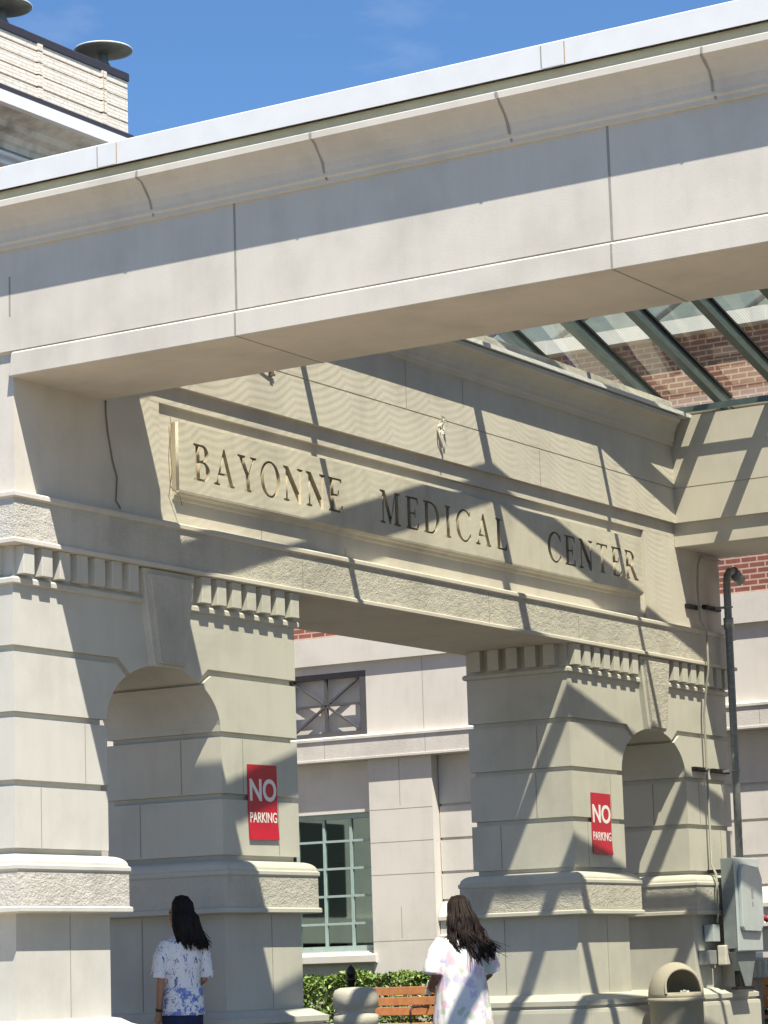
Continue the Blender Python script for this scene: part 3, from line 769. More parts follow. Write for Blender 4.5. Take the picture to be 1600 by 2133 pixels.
def vent(y, lab):
    t = thing('roof_ventilator', lab, 'ventilator', (WX-.25, y+.33, 14.0), 'mushroom ventilators on the wing parapet')
    c_ = MB(); c_.lathe(0, 0, [(.02,.285),(.20,.292),(.38,.312),(.42,.322)], 40); d = c_.build('cap', M_cap, t)
    c2 = MB(); c2.lathe(0, 0, [(.422,.3225),(.428,.335),(.42,.345),(.30,.365),(.02,.375)], 40); c2.build('rim', M_capwhite, t)
    s_ = MB(); s_.lathe(0, 0, [(.17,-.03),(.13,.05),(.075,.15),(.065,.286)], 24); s_.build('stem', M_cap, t)
vent(14.74, 'white rimmed mushroom roof ventilator near the corner of the cream parapet')
vent(12.45, 'mushroom roof ventilator cut by the left edge of the photo')

# ---------------------------------------------------------------- no parking signs
def txt(body, size, y, z, x, name, parent, sx=1.0, off=.0):
    c_ = bpy.data.curves.new(name, 'FONT'); c_.body = body; c_.size = size; c_.align_x = 'CENTER'; c_.extrude = .0008; c_.offset = off
    o = bpy.data.objects.new('tmp', c_); COL.objects.link(o)
    me_ = bpy.data.meshes.new_from_object(o.evaluated_get(bpy.context.evaluated_depsgraph_get())); bpy.data.objects.remove(o)
    for v in me_.vertices: a, b, d = v.co; v.co = (x+d, y+a*sx, z+b)
    me_.materials.clear(); me_.materials.append(M_white)
    o = bpy.data.objects.new(name, me_); COL.objects.link(o); o.parent = parent; return o
def no_parking(yc, zc_, lab, tilt):
    t = thing('no_parking_sign', lab, 'sign', (.004, yc, zc_), 'red no parking signs on the piers')
    t.rotation_euler.x = tilt
    b = MB(); w, h = .212, .305; n = 8
    # thin aluminium sheet, lower edge lifting a little off the wall
    def bx(z): return .004 + .014*max(0, (-z-.12)/.2)**2
    fr_ = []; 
    for i in range(n+1):
        z = -h+2*h*i/n; fr_.append((bx(z), z))
    poly = [(x_, z_) for x_, z_ in fr_] + [(x_-.003, z_) for x_, z_ in reversed(fr_)]
    k = b.add([(x_, -w, z_) for x_, z_ in poly] + [(x_, w, z_) for x_, z_ in poly]); m_ = len(poly)
    for i in range(m_): b.face([k+i, k+(i+1)%m_, k+m_+(i+1)%m_, k+m_+i])
    for i in range(n):
        for s_ in (0, m_): b.face([k+s_+i, k+s_+i+1, k+s_+m_-2-i, k+s_+m_-1-i])
    b.build('sign_plate', M_red, t, .0)
    txt('NO', .245, 0, .015, .0058, 'lettering', t, 1.02, .006)
    txt('PARKING', .118, 0, -.165, .0068, 'lettering', t, .80, .0012)
no_parking(3.165, 2.465, 'red NO PARKING sign on the left pier behind the woman in blue print', R(.6))
no_parking(9.17, 2.462, 'red NO PARKING sign on the far right pier by the trash bin', R(-.8))

# ---------------------------------------------------------------- conduits and electrical gear
t = MB().tube([(.03,12.30,5.45),(.05,12.1,5.452),(.06,11.78,5.446),(.06,11.68,5.42),(.06,11.62,5.34),(.06,11.58,5.1),(.075,11.575,4.72),(.16,11.54,4.58),(.16,11.54,4.2),(.10,11.56,3.9),(.06,11.585,3.7),(.06,11.585,2.1),(.15,11.50,1.98),(.165,11.46,1.56),(.14,11.48,1.48)], .013, 8)
tag(t.build('thin_conduit', M_conduit_painted), 'thin painted conduit bending down the far pier face', 'conduit')
c_ = thing('service_conduit', 'thick dark grey conduit with elbow running down to the electrical box', 'conduit', (.2, 12.03, 2.1))
mb = MB().tube([(.2,12.0,2.10),(.2,12.02,3.2),(.2,12.03,4.4),(.2,12.04,5.15),(.2,12.06,5.25),(.2,12.13,5.31),(.2,12.24,5.31),(.2,12.34,5.27)], .042, 14); o = mb.build('pipe', M_conduit, c_); o.location = -Vector(c_.location)
mb = MB().tube([(.2,12.22,5.315),(.2,12.40,5.235)], .062, 16); o = mb.build('elbow_collar', M_conduit, c_); o.location = -Vector(c_.location)
mb = MB().tube([(.2,12.034,4.66),(.2,12.034,4.78)], .055, 16); o = mb.build('coupling', M_galv, c_); o.location = -Vector(c_.location)
def clamp(y0, y1, z, x1, lab, yp, pr):
    b = MB(); b.box(.001, .045, y0, y1, z-.022, z+.022); b.box(.045, .052, y0+.03, y1-.06, z-.012, z+.012)
    a = thing('pipe_clamp', lab, 'clamp', (0, (y0+y1)/2, z), 'pipe clamps on the far pier')
    o = b.build('strut', M_iron, a); o.location = -Vector(a.location)
    b = MB(); ang = [i/12*2*math.pi for i in range(13)]
    b.tube([(x1+(pr+.006)*math.cos(q), yp+(pr+.006)*math.sin(q), z) for q in ang], .009, 6, False)
    b.box(.045, x1-pr*.7, yp-.012, yp+.012, z-.013, z+.013)
    o = b.build('strap', M_galv, a); o.location = -Vector(a.location)
clamp(11.36, 11.66, 4.87, .075, 'upper black strut clamp holding the thin conduit', 11.577, .013)
clamp(11.33, 11.66, 3.11, .06, 'lower black strut clamp holding the thin conduit', 11.585, .013)
clamp(11.80, 12.20, 4.90, .2, 'upper black strut clamp holding the thick conduit', 12.033, .046)
clamp(11.78, 12.20, 3.11, .2, 'lower black strut clamp holding the thick conduit', 12.02, .046)
eb = thing('electrical_box', 'grey metal disconnect switch box with red handle on the pier', 'electrical box', (.16, 11.88, 1.65))
def ep(mb, name, mat, bevel=.004):
    o = mb.build(name, mat, eb, bevel); o.location = -Vector(eb.location); return o
BX0, BX1, BY0, BY1, BZ0, BZ1 = .165, .315, 11.57, 12.20, 1.17, 2.16
ep(MB().box(BX0, BX1, BY0+.008, BY1-.008, BZ0+.03, BZ1-.005), 'cabinet', M_boxdark)
dr = MB(); dr.box(BX1+.001, BX1+.022, BY0, BY1, BZ0, BZ1)
dr.prism([(BY0+.05,BZ0+.26),(BY0+.09,BZ0+.21),(BY1-.12,BZ0+.20),(BY1-.04,BZ0+.30),(BY1-.04,BZ1-.22),(BY1-.12,BZ1-.10),(BY0+.12,BZ1-.07),(BY0+.05,BZ1-.15)], 0, BX1+.0221, BX1+.065)
ep(dr, 'door', M_boxgrey, .018)
hd = MB().tube([(BX1-.04, BY1-.005, 1.56),(BX1-.03, BY1+.10, 1.55)], .02, 10); hd.tube([(BX1-.03, BY1+.10, 1.555),(BX1+.02, BY1+.16, 1.49)], .028, 10); ep(hd, 'handle', M_redh, 0)
ep(MB().box(BX1+.0655, BX1+.067, 11.86, 11.91, 1.72, 1.83).box(BX1+.0655, BX1+.067, 11.87, 11.90, 1.64, 1.69), 'label_plate', M_galv, 0)
for z in (1.30, 2.02): ep(MB().box(.0, BX0-.001, BY0+.02, BY0+.06, z-.02, z+.02), 'bracket', M_iron, 0); ep(MB().box(.0, BX0-.001, BY1-.06, BY1-.02, z-.02, z+.02), 'bracket', M_iron, 0)
tag(MB().box(.02, .13, 11.40, 11.56, 1.28, 1.46).build('junction_box', M_boxgrey, None, .006), 'small grey junction box under the thin conduit', 'junction box')
tag(MB().box(.002, .10, 11.27, 11.52, 1.04, 1.19).build('outlet_box', M_galv, None, .008), 'flat grey outlet box low on the far pier', 'outlet box')
tag(MB().box(.10, .20, 11.53, 11.76, 1.03, 1.24).build('cover_box', plain('beige_box', (.62, .58, .52), .5), None, .012), 'beige square box below the electrical box', 'box')
wd = thing('box_stand', 'dark grey gusset stand below the electrical box', 'stand', (.25, 11.85, .8))
o = MB().prism([(11.58,1.165),(12.12,1.165),(11.95,.80),(11.80,.80)], 0, .20, .285).build('gusset', M_boxdark, wd, .004); o.location = -Vector(wd.location)
o = MB().box(.21, .27, 11.70, 11.76, .79, 1.165).box(.20,.28,11.62,12.05,.77,.80).build('leg', M_iron, wd, .002); o.location = -Vector(wd.location)
tr = thing('transformer_box', 'grey ribbed transformer box beyond the pier above the hedge', 'transformer', (-.12, 13.1, .0))
mb = MB(); mb.box(-.28, .06, 12.95, 13.25, .88, 1.10); mb.box(-.25, -.12, 13.0, 13.2, 1.10, 1.16)
for k in range(5): mb.box(-.25+.065*k, -.225+.065*k, 12.93, 12.951, .89, 1.08)
o = mb.build('housing', M_boxgrey, tr, .006); o.location = -Vector(tr.location)
o = MB().box(-.2, -.12, 13.05, 13.15, 0, .879).build('post', M_galv, tr); o.location = -Vector(tr.location)

# ---------------------------------------------------------------- loose bits on the sign wall
w = MB().tube([(.012,1.13,5.49),(.012,1.13,5.40),(.012,1.15,5.25),(.012,1.205,5.03),(.012,1.262,4.90),(.012,1.252,4.80),(.012,1.243,4.72),(.03,1.275,4.66)], .006, 6)
tag(w.build('hanging_cable', M_cable), 'thin dark cable trailing down the wall under the beam end', 'cable')
nb = MB()
for k in range(16):
    a = (.07+random.random()*.03, 6.16+random.uniform(-.06,.07), 6.06+random.uniform(-.06,.05)); q = [random.uniform(-.05,.05) for _ in range(9)]
    i = nb.add([a, (a[0]+abs(q[0])*.5, a[1]+q[1], a[2]+q[2]), (a[0]+abs(q[3])*.5, a[1]+q[4], a[2]+q[5]), (a[0]+abs(q[6])*.5, a[1]+q[7], a[2]+q[8])]); nb.face([i,i+1,i+2]); nb.face([i,i+2,i+3]); nb.face([i,i+3,i+1])
for dy in (-.03, 0, .02): nb.tube([(.075,6.13+dy,6.05),(.09,6.12+dy,5.95),(.085,6.17+dy*.4,5.86),(.08,6.18,5.79)], .008, 5)
tag(nb.build('torn_fixture', plain('ragged_white', (.62,.60,.54), .9)), 'ragged white remnant hanging from the sign wall joint', 'fixture')
bkt = MB(); bkt.box(.051, .085, 3.335, 3.375, 6.05, 6.09); bkt.tube([(.07,3.16,6.115),(.075,3.30,6.085),(.07,3.40,6.065)], .010, 6)
tag(bkt.build('cable_bracket', M_cable), 'small rusty bracket on the upper sign wall beside the beam', 'bracket')
wr = MB().tube([(.0,1.99,5.50),(.012,1.985,5.43),(.005,1.975,5.25),(.012,1.985,5.05),(.0,1.97,4.93),(.045,2.035,4.86),(.05,2.06,4.78)], .004, 6)
tag(wr.build('loose_wire', M_cable), 'loose bent wire at the left end of the carved panel', 'wire')

# ---------------------------------------------------------------- trash bin, bollard, bench, hedge
bn = thing('trash_bin', 'beige domed concrete trash bin with open mouth by the far pier', 'trash bin', (.55, 9.56, 0), None, 0)
db = MB(); rb_ = .265; rim = .72
prof = [(.24,.0),(.25,.03),(.262,.35),(.265,rim-.04),(.285,rim-.03),(.29,rim),(.275,rim+.012)]
db.lathe(0, 0, prof, 40); db.build('bin_body', M_bin, bn)
# domed lid with an arched mouth cut towards the drive
dome = MB(); prof = [(.277*math.cos(math.pi/2*j/14), rim+.012+.345*math.sin(math.pi/2*j/14)**.95) for j in range(14)] + [(.004, rim+.357)]
inner = [(r_-.024 if r_ > .03 else .003, z_-.022) for r_, z_ in reversed(prof)]
pp = prof + inner; seg = 56; rr_ = []
for r_, z_ in pp: rr_.append(dome.add([(r_*math.cos(2*math.pi*i/seg), r_*math.sin(2*math.pi*i/seg), z_) for i in range(seg)]))
dome.smooth = True
for q in range(len(rr_)):
    A, B = rr_[q], rr_[(q+1) % len(rr_)]
    for i in range(seg): dome.face([A+i, A+(i+1)%seg, B+(i+1)%seg, B+i])
MA = R(-41)
cut = MB(); pl_ = [(-.19, rim+.05)] + [(-.19*math.cos(math.pi*i/16), rim+.10+.19*math.sin(math.pi*i/16)) for i in range(17)] + [(.19, rim+.05)]
cut.prism(pl_, 0, .06, .5)
co_ = cut.build('tmp', M_bin); co_.rotation_euler.z = MA
do = dome.build('tmp2', M_bin)
bmod = do.modifiers.new('b', 'BOOLEAN'); bmod.operation = 'DIFFERENCE'; bmod.object = co_; bmod.solver = 'EXACT'
dme = bpy.data.meshes.new_from_object(do.evaluated_get(bpy.context.evaluated_depsgraph_get()))
bpy.data.objects.remove(co_); bpy.data.objects.remove(do)
dme.name = 'dome_lid'; do = bpy.data.objects.new('dome_lid', dme); COL.objects.link(do); do.parent = bn
# rolled lip round the mouth
lpth = []
for u_, z_ in pl_:
    rad_ = .277*math.sqrt(max(.02, 1-((z_-rim-.012)/.345)**2)); x_ = math.sqrt(max(.0009, rad_**2-u_**2))
    lpth.append((x_*math.cos(MA)-u_*math.sin(MA), x_*math.sin(MA)+u_*math.cos(MA), z_))
lpm = MB(); lpm.tube(lpth+[lpth[0]], .013, 8, False); lpm.build('mouth_lip', M_bin, bn)
lin = MB(); lin.lathe(0, 0, [(.20,rim-.3),(.235,rim+.0),(.23,rim+.01),(.19,rim-.28)], 24); lin.build('liner', M_dark, bn)
pc = MB()
for k in range(10):
    i = pc.add([(.13+random.uniform(-.05,.05), -.06+random.uniform(-.05,.05), rim+random.uniform(-.0,.09)) for _ in range(4)]); pc.face([i,i+1,i+2]); pc.face([i,i+2,i+3]); pc.face([i+1,i+2,i+3])
o = pc.build('paper_scrap', M_white); o.location = (.55, 9.56, 0); tag(o, 'crumpled white paper in the mouth of the trash bin', 'paper')
bo = thing('bollard', 'squat round concrete bollard with a grooved band in the opening', 'bollard', (-1.2, 6.39, 0))
bo.scale = (.953, .953, 1.0)
bm_ = MB(); bm_.lathe(0, 0, [(.22,0),(.22,.55),(.205,.565),(.205,.595),(.22,.61),(.22,.68),(.19,.70),(.19,.735),(.222,.75),(.222,.87),(.20,.915),(.15,.935),(.01,.94)], 40); bm_.build('shaft', M_conc, bo)
ps = thing('iron_post', 'slim black iron post with a ball finial behind the bollard', 'post', (-2.72, 8.71, 0))
p_ = MB(); p_.lathe(0, 0, [(.06,0),(.06,.1),(.035,.12),(.035,.98),(.05,.99),(.05,1.02),(.03,1.03)], 20); p_.build('shaft', M_iron, ps)
p_ = MB(); p_.lathe(0, 0, [(.03,1.025),(.05,1.05),(.055,1.08),(.04,1.12),(.015,1.145),(.005,1.16)], 20); p_.build('finial', M_iron, ps)
def bench(name, x0, x1, y, lab):
    t_ = thing(name, lab, 'bench', ((x0+x1)/2, y, 0), 'orange slatted benches along the building'); off = -Vector(t_.location)
    for z, dy in ((.84,.0),(.715,-.02),(.595,-.04)):
        b = MB(); b.box(x0, x1, y+dy+.02, y+dy+.055, z-.05, z+.05); o_ = b.build('back_slat', M_wood, t_, .006); o_.location = off
    for k in range(4):
        b = MB(); b.box(x0, x1, y-.46+.115*k, y-.36+.115*k, .42, .455); o_ = b.build('seat_slat', M_wood, t_, .006); o_.location = off
    n_ = max(2, int(round((x1-x0)/.9))+1)
    for k in range(n_):
        xx = x0+.09+(x1-x0-.18)*k/(n_-1)
        b = MB(); b.box(xx-.02, xx+.02, y-.47, y+.03, .37, .419); b.tube([(xx,y+.08,.40),(xx,y+.09,.88)], .018, 8)
        b.box(xx-.022, xx+.022, y-.47, y-.42, 0, .37); b.box(xx-.022, xx+.022, y+.05, y+.10, 0, .42)
        b.tube([(xx,y-.44,.40),(xx,y-.45,.60),(xx,y-.40,.645),(xx,y-.2,.65),(xx,y+.05,.63)], .014, 8)
        o_ = b.build('iron_leg', M_iron, t_); o_.location = off
bench('park_bench', -5.72, -3.9, 13.75, 'orange slatted bench by the hedge behind the bollard')
bench('park_bench', -.62, .9, 13.75, 'orange slatted bench at the right edge beyond the electrical box')
def hedge(x0, x1, y0, y1, h, lab, seed):
    rnd = random.Random(seed)
    t_ = thing('clipped_hedge', lab, 'hedge', ((x0+x1)/2, (y0+y1)/2, 0), 'clipped hedges under the windows'); off = -Vector(t_.location)
    m_ = MB(); area = (x1-x0)
    for k in range(int(3400*area)):
        x = rnd.uniform(x0, x1); y = rnd.uniform(y0, y1); hh = h*(1+.09*noise.noise((x*2.3, y*2, seed)))-.02
        s_ = rnd.random()
        if s_ < .45: z = hh - abs(rnd.gauss(0, .05))
        elif s_ < .85: y = y0 + abs(rnd.gauss(0, .06)) + .07*noise.noise((x*3, seed, 1)); z = rnd.uniform(.05, hh)
        else: z = rnd.uniform(.1, hh)
        r_ = rnd.uniform(.018, .036); d = Vector((rnd.gauss(0,1), rnd.gauss(0,1)-.4, rnd.gauss(0,1)+.8)).normalized()
        a = d.orthogonal().normalized(); a.rotate(Matrix.Rotation(rnd.uniform(0, 6.28), 3, d)); b = d.cross(a)
        c0 = Vector((x, y, z)); m_.m = 0 if rnd.random() < .72 else 1
        i = m_.add([c0-a*r_*1.5, c0+b*r_*.7+d*.006, c0+a*r_*1.5, c0-b*r_*.7+d*.006]); m_.face([i,i+1,i+2,i+3])
    o_ = m_.build('foliage', [M_leaf, M_leaf2], t_); o_.location = off
    tw = MB()
    for k in range(int(9*area)):
        x = rnd.uniform(x0, x1); y = rnd.uniform(y0+.1, y1-.1)
        tw.tube([(x, y, 0), (x+rnd.uniform(-.05,.05), y+rnd.uniform(-.05,.05), h*.5), (x+rnd.uniform(-.12,.12), y+rnd.uniform(-.1,.1), h*.92)], [.012,.008,.004], 5)
    o_ = tw.build('twigs', M_twig, t_); o_.location = off
hedge(-8.6, -4.2, 14.25, 14.95, 1.07, 'clipped green hedge below the gridded window behind the bench', 3)
hedge(-1.3, 1.2, 14.2, 14.9, .93, 'leafy green hedge at the right edge beyond the electrical box', 5)

# ---------------------------------------------------------------- people
def ell(mb, c, r, seg=20, rings=12):
    c = Vector(c); sm = mb.smooth; mb.smooth = True; rs_ = []
    for j in range(1, rings):
        ph = math.pi*j/rings
        rs_.append(mb.add([c+Vector((r[0]*math.sin(ph)*math.cos(2*math.pi*i/seg), r[1]*math.sin(ph)*math.sin(2*math.pi*i/seg), r[2]*math.cos(ph))) for i in range(seg)]))
    tp = mb.add([c+Vector((0,0,r[2]))]); bt = mb.add([c-Vector((0,0,r[2]))])
    for a, b in zip(rs_, rs_[1:]):
        for i in range(seg): mb.face([a+i, a+(i+1)%seg, b+(i+1)%seg, b+i])
    for i in range(seg): mb.face([tp, rs_[0]+(i+1)%seg, rs_[0]+i]); mb.face([bt, rs_[-1]+i, rs_[-1]+(i+1)%seg])
    mb.smooth = sm
def loft(mb, rings, seg=28, pw=2.4):
    """rings: (cx, cy, z, rx, ry), rounded rectangles"""
    ks = []
    for cx, cy, z, rx, ry in rings:
        vs = []
        for i in range(seg):
            a = 2*math.pi*i/seg; c_, s_ = math.cos(a), math.sin(a)
            vs.append((cx+rx*math.copysign(abs(c_)**(2/pw), c_), cy+ry*math.copysign(abs(s_)**(2/pw), s_), z))
        ks.append(mb.add(vs))
    sm = mb.smooth; mb.smooth = True
    for a, b in zip(ks, ks[1:]):
        for i in range(seg): mb.face([a+i, a+(i+1)%seg, b+(i+1)%seg, b+i])
    mb.smooth = sm
    mb.face([ks[0]+i for i in reversed(range(seg))]); mb.face([ks[-1]+i for i in range(seg)])
def fuse(mb, name, mat, parent, voxel, smooth=4, fold=None):
    """one continuous skin out of overlapping volumes"""
    o = mb.build('tmp', mat)
    m_ = o.modifiers.new('r', 'REMESH'); m_.mode = 'VOXEL'; m_.voxel_size = voxel; m_.use_smooth_shade = True
    s_ = o.modifiers.new('s', 'SMOOTH'); s_.iterations = smooth; s_.factor = .5
    me_ = bpy.data.meshes.new_from_object(o.evaluated_get(bpy.context.evaluated_depsgraph_get()))
    bpy.data.objects.remove(o); me_.name = name
    if fold:
        nrm = [v.normal.copy() for v in me_.vertices]
        for v, nn in zip(me_.vertices, nrm): v.co = v.co + nn*fold(v.co)
    me_.materials.clear(); me_.materials.append(mat)
    me_.polygons.foreach_set('use_smooth', [True]*len(me_.polygons))
    q = bpy.data.objects.new(name, me_); COL.objects.link(q)
    if parent: q.parent = parent
    return q
def hand(mb, w, fwd, palm_n, side):
    """w: wrist; fwd: along the fingers; palm_n: palm side; side: thumb side"""
    w, f, n_, s_ = Vector(w), Vector(fwd).normalized(), Vector(palm_n).normalized(), Vector(side).normalized()
    mb.tube([w-f*.02, w+f*.02, w+f*.06, w+f*.088], [(.026,.018),(.032,.017),(.040,.016),(.038,.014)], 12)
    for k, (o_, L) in enumerate(((.029,.066),(.010,.075),(-.010,.070),(-.028,.056))):
        p0 = w+f*.082+s_*o_; c1 = p0+f*L*.42+n_*.010; c2 = c1+f*L*.30+n_*.020; c3 = c2+f*L*.20+n_*.026
        mb.tube([p0-f*.012, p0, c1, c2, c3], [.0095,.0092,.0086,.0078,.006], 8)
    p0 = w+f*.025+s_*.028
    mb.tube([p0, p0+f*.025+s_*.022+n_*.008, p0+f*.052+s_*.028+n_*.018, p0+f*.072+s_*.026+n_*.026], [.013,.0115,.010,.007], 8)
def head(mb, c, yaw, pitch=0):
    """skull, jaw, nose, lips, brow and ears; faces local +y turned by yaw"""
    h = MB()
    ell(h, (0,-.01,.03), (.074,.094,.105)); ell(h, (0,.022,-.035), (.057,.068,.075)); ell(h, (0,.062,-.082), (.026,.026,.024))
    h.tube([(0,.082,.02),(0,.097,-.005),(0,.108,-.028)], [.008,.011,.014], 8); ell(h, (.0,.098,-.032), (.018,.012,.010))
    ell(h, (0,.083,-.058), (.024,.012,.006)); ell(h, (0,.080,-.068), (.021,.012,.007))
    for s_ in (-1, 1):
        ell(h, (s_*.076,-.012,-.005), (.008,.020,.032)); ell(h, (s_*.031,.076,.028), (.020,.012,.007)); ell(h, (s_*.042,.06,-.03), (.022,.024,.022))
    m3 = Matrix.Translation(Vector(c)) @ Matrix.Rotation(yaw, 4, 'Z') @ Matrix.Rotation(pitch, 4, 'X')
    k = len(mb.v)
    mb.v += [tuple(m3 @ Vector(v)) for v in h.v]
    for f_, s_ in zip(h.f, h.sm): mb.f.append(tuple(i+k for i in f_)); mb.mi.append(0); mb.sm.append(s_)
    return m3
def eyes(m3, parent):
    for s_ in (-1, 1):
        e_ = MB(); ell(e_, m3 @ Vector((s_*.031,.077,.013)), (.011,.011,.010), 12, 8); e_.build('eye', M_eye, parent)
def hair(name, mat, m3, parent, length, n_, wave, spread, seed, swing=(0,0), rad=.0055, puff=1.0):
    rnd = random.Random(seed); mb = MB()
    # cap
    cap = MB(); ell(cap, (0,-.020,.040), (.086,.100,.108), 28, 18)
    k = len(mb.v); keep = []
    for v in cap.v: mb.v.append(tuple(m3 @ Vector(v)))
    for f_ in cap.f:
        cc = sum((Vector(cap.v[i]) for i in f_), Vector())/len(f_)
        if cc.y > .045 and cc.z < .105 or cc.z < -.045: continue
        mb.f.append(tuple(i+k for i in f_)); mb.mi.append(0); mb.sm.append(True)
    nl = n_//9
    for q in range(n_):
        if q % 9 == 0:          # a new lock: its strands share direction, length and wave
            la = rnd.uniform(R(-28), R(208))
            if rnd.random() < .25: la = rnd.choice((rnd.uniform(R(-28), R(10)), rnd.uniform(R(170), R(208))))
            lr, lL, lph, lph2, lsp, lf = rnd.uniform(.92, 1.06), rnd.uniform(.74, 1.06), rnd.uniform(0, 6.3), rnd.uniform(0, 6.3), rnd.uniform(.5, 1.4), rnd.uniform(7, 13)
        a = la + rnd.gauss(0, .09); bx, by = math.cos(a), -math.sin(a)
        r0 = lr*rnd.uniform(.95, 1.05); top = rnd.uniform(.0, .07)
        p = [Vector((bx*.05, by*.055-.015, .135)), Vector((bx*.083*r0, by*.098*r0-.015, .085-top*.3)), Vector((bx*.09*r0, by*.108*r0-.018, .02-top*.4))]
        L = length*lL*rnd.uniform(.93, 1.05); ns = 10; sp = spread*lsp; r0 *= puff
        fl = .5 if rnd.random() < .06 else 0      # a few strands that fly loose
        for i in range(1, ns+1):
            u = i/ns
            p.append(Vector((bx*(.09*r0+sp*u*.5+fl*.12*u*u) + wave*math.sin(lph+u*lf)*u**.7 + swing[0]*u*u + fl*.12*u*u, min(by*.112*r0, -.02 if abs(bx) < .9 else .02)-.02 - .018*u + wave*math.cos(lph2+u*lf*.8)*u*.7 + swing[1]*u*u, .0 - L*u*(1-.12*fl*u))))
        rr_ = rad*(.55 if fl else 1)
        mb.tube([m3 @ v for v in p[:3]] + [m3.translation + m3.to_3x3() @ v for v in p[3:]], [rr_*1.2]*3 + [rr_*1.6*(1-.8*(i/ns)**2) for i in range(1, ns+1)], 5)
    return mb.build(name, mat, parent)

# --- woman in the blue-print top, back to the camera, head turned left
p1 = thing('person', 'woman with straight black hair in white top with blue leaf print and navy trousers', 'person', (.04, 1.95, 0), None, R(60))
p1.scale = (.88, .95, .99)
b = MB()
loft(b, [(0,0,.80,.165,.125),(0,-.005,.90,.175,.13),(0,0,1.0,.145,.105),(0,0,1.10,.135,.10),(0,.005,1.22,.155,.11),(0,0,1.31,.165,.10),(0,-.005,1.37,.13,.075),(0,-.005,1.41,.06,.055)])
b.tube([(0,-.01,1.38),(0,.0,1.44),(0,.012,1.50)], [.055,.047,.05], 14)
m3 = head(b, (0,.025,1.575), R(34), R(2))
for s_ in (-1, 1):
    b.tube([(s_*.085,0,.86),(s_*.09,.01,.66),(s_*.088,.02,.47),(s_*.088,-.0,.25),(s_*.088,-.01,.09)], [.085,.075,.055,.05,.038], 14)
    b.tube([(s_*.088,-.03,.045),(s_*.09,.06,.04),(s_*.092,.15,.03)], [(.04,.04),(.04,.035),(.035,.022)], 12)
# left arm hangs, slightly back; right arm bent forward
b.tube([(-.15,0,1.34),(-.195,-.01,1.22),(-.215,-.025,1.07),(-.215,.005,.94),(-.21,.03,.835)], [.05,.044,.036,.032,.024], 12)
hand(b, (-.21,.032,.83), (0,.15,-1), (1,.1,0), (0,1,0))
b.tube([(.15,0,1.34),(.195,-.01,1.22),(.205,-.01,1.07),(.165,.13,1.0),(.10,.22,1.02)], [.05,.044,.037,.032,.024], 12)
hand(b, (.10,.22,1.02), (-.8,.5,.1), (0,-.3,-1), (0,.5,.8))
fuse(b, 'body', M_skin, p1, .006, 3)
eyes(m3, p1)
def folds(amp, fz):
    return lambda c: amp*(noise.noise((c.x*9, c.y*9, c.z*fz)) + .5*noise.noise((c.x*22, c.y*22+5, c.z*fz*2)))
tp = MB()
loft(tp, [(0,-.005,.965,.160,.130),(0,-.005,1.02,.158,.126),(0,.0,1.10,.164,.130),(0,.0,1.20,.180,.135),(0,-.003,1.29,.186,.128),(0,-.006,1.345,.172,.108),(0,-.008,1.385,.12,.085),(0,-.008,1.41,.075,.066)])
tp.tube([(-.13,0,1.345),(-.20,-.012,1.24),(-.232,-.022,1.12),(-.236,-.02,1.085)], [.066,.070,.066,.066], 16)
tp.tube([(.13,0,1.345),(.20,-.012,1.24),(.228,-.012,1.12),(.230,-.006,1.085)], [.066,.070,.066,.066], 16)
fuse(tp, 'scrub_top', M_scrub1, p1, .007, 4, folds(.009, 5))
wst = MB()
loft(wst, [(0,-.006,.795,.196,.158),(0,-.006,.86,.190,.152),(0,-.006,.93,.180,.146),(0,-.006,.99,.174,.141),(0,-.006,1.005,.170,.138)])
fuse(wst, 'top_hem', M_scrub1b, p1, .007, 3, folds(.008, 4))
pn = MB()
loft(pn, [(0,-.004,.72,.175,.135),(0,-.004,.84,.182,.145),(0,-.004,.90,.172,.138)])
for s_ in (-1, 1): pn.tube([(s_*.088,0,.84),(s_*.092,.012,.6),(s_*.092,.012,.3),(s_*.092,0,.06)], [.10,.09,.08,.082], 16)
fuse(pn, 'trousers', M_navy, p1, .010, 3, folds(.008, 4))
bnd = MB(); bnd.tube([(-.2105,.026,.852),(-.2105,.031,.832)], [.031,.031], 14); bnd.build('wristband', M_dark, p1)
hair('hair', M_hair, m3, p1, .265, 560, .010, .10, 11, (.04,-.05), .0060, 1.25)

# --- woman in the pastel floral top
p2 = thing('person', 'woman with long wavy dark hair in white scrub top with pastel flowers', 'person', (1.31, 4.04, 0), None, R(52))
p2.scale = (.95, .97, .985)
b = MB()
loft(b, [(0,0,.78,.20,.155),(0,-.005,.88,.205,.155),(0,0,.98,.185,.135),(0,0,1.08,.175,.13),(0,.005,1.19,.185,.13),(0,0,1.28,.185,.115),(0,-.005,1.34,.145,.085),(0,-.005,1.38,.065,.06)])
b.tube([(0,-.01,1.35),(0,.0,1.41),(0,.012,1.47)], [.058,.05,.052], 14)
m3 = head(b, (0,.025,1.545), R(22), R(-4))
for s_ in (-1, 1):
    b.tube([(s_*.10,0,.84),(s_*.10,.01,.64),(s_*.095,.02,.46),(s_*.095,0,.24),(s_*.095,-.01,.09)], [.10,.088,.062,.055,.04], 14)
    b.tube([(s_*.095,-.03,.045),(s_*.097,.06,.04),(s_*.10,.15,.03)], [(.042,.04),(.042,.035),(.036,.022)], 12)
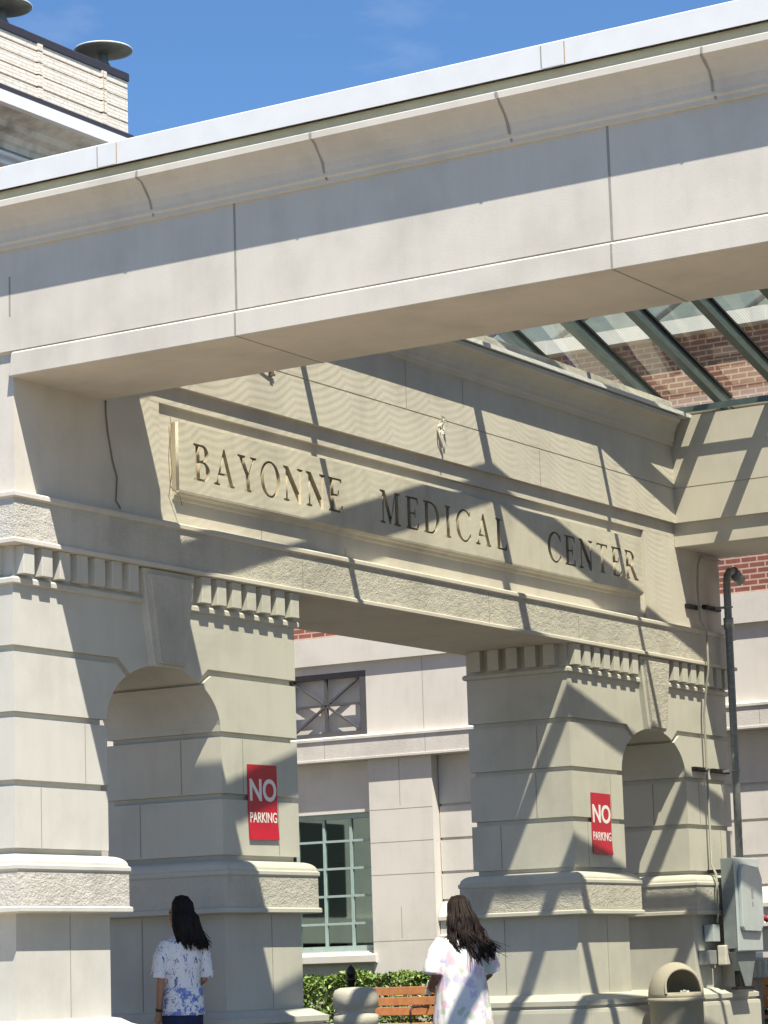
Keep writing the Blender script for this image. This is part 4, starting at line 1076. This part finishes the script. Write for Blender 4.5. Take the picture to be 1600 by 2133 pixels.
b.tube([(-.17,0,1.31),(-.225,-.02,1.18),(-.245,-.04,1.04),(-.235,.09,.965),(-.205,.19,.945)], [.056,.05,.042,.036,.026], 12)
hand(b, (-.205,.19,.945), (.35,.9,.0), (.8,0,-.4), (0,.2,1))
b.tube([(.17,0,1.31),(.225,-.02,1.18),(.24,-.03,1.04),(.20,.12,.96),(.13,.21,.96)], [.056,.05,.042,.036,.026], 12)
hand(b, (.13,.21,.96), (-.7,.6,.1), (0,-.3,-1), (0,.5,.8))
fuse(b, 'body', M_skin2, p2, .006, 3)
eyes(m3, p2)
tp = MB()
loft(tp, [(0,-.008,.60,.262,.205),(0,-.008,.72,.250,.195),(0,-.006,.86,.232,.18),(0,-.004,1.0,.215,.168),(0,.0,1.12,.212,.162),(0,.0,1.20,.212,.156),(0,-.003,1.27,.212,.142),(0,-.006,1.32,.190,.118),(0,-.008,1.355,.13,.092),(0,-.008,1.38,.08,.07)])
tp.tube([(-.15,0,1.315),(-.23,-.02,1.20),(-.275,-.035,1.08),(-.280,-.038,1.05)], [.072,.082,.084,.085], 16)
tp.tube([(.15,0,1.315),(.23,-.02,1.20),(.270,-.03,1.08),(.276,-.03,1.05)], [.072,.082,.084,.085], 16)
fuse(tp, 'scrub_top', M_scrub2, p2, .008, 4, folds(.012, 3.5))
pn = MB()
for s_ in (-1, 1): pn.tube([(s_*.10,0,.80),(s_*.10,.012,.6),(s_*.10,.012,.3),(s_*.10,0,.06)], [.12,.10,.088,.09], 16)
loft(pn, [(0,0,.70,.19,.15),(0,0,.80,.20,.16),(0,0,.86,.19,.15)])
fuse(pn, 'trousers', M_white, p2, .010, 3, folds(.008, 4))
hair('hair', M_hair2, m3, p2, .42, 620, .034, .17, 23, (.085,-.04), .0050, 1.2)
hb = MB(); hb.box(-.035, .035, -.01, .01, -.06, .06)
o = hb.build('handheld_card', M_white, None, .004); o.location = Vector((1.31,4.04,0)) + Matrix.Rotation(R(52),3,'Z') @ Vector((-.165,.285,.93)); o.rotation_euler = (.3,0,R(80))
tag(o, 'small white folded card held in the hand of the woman in pastel', 'card')
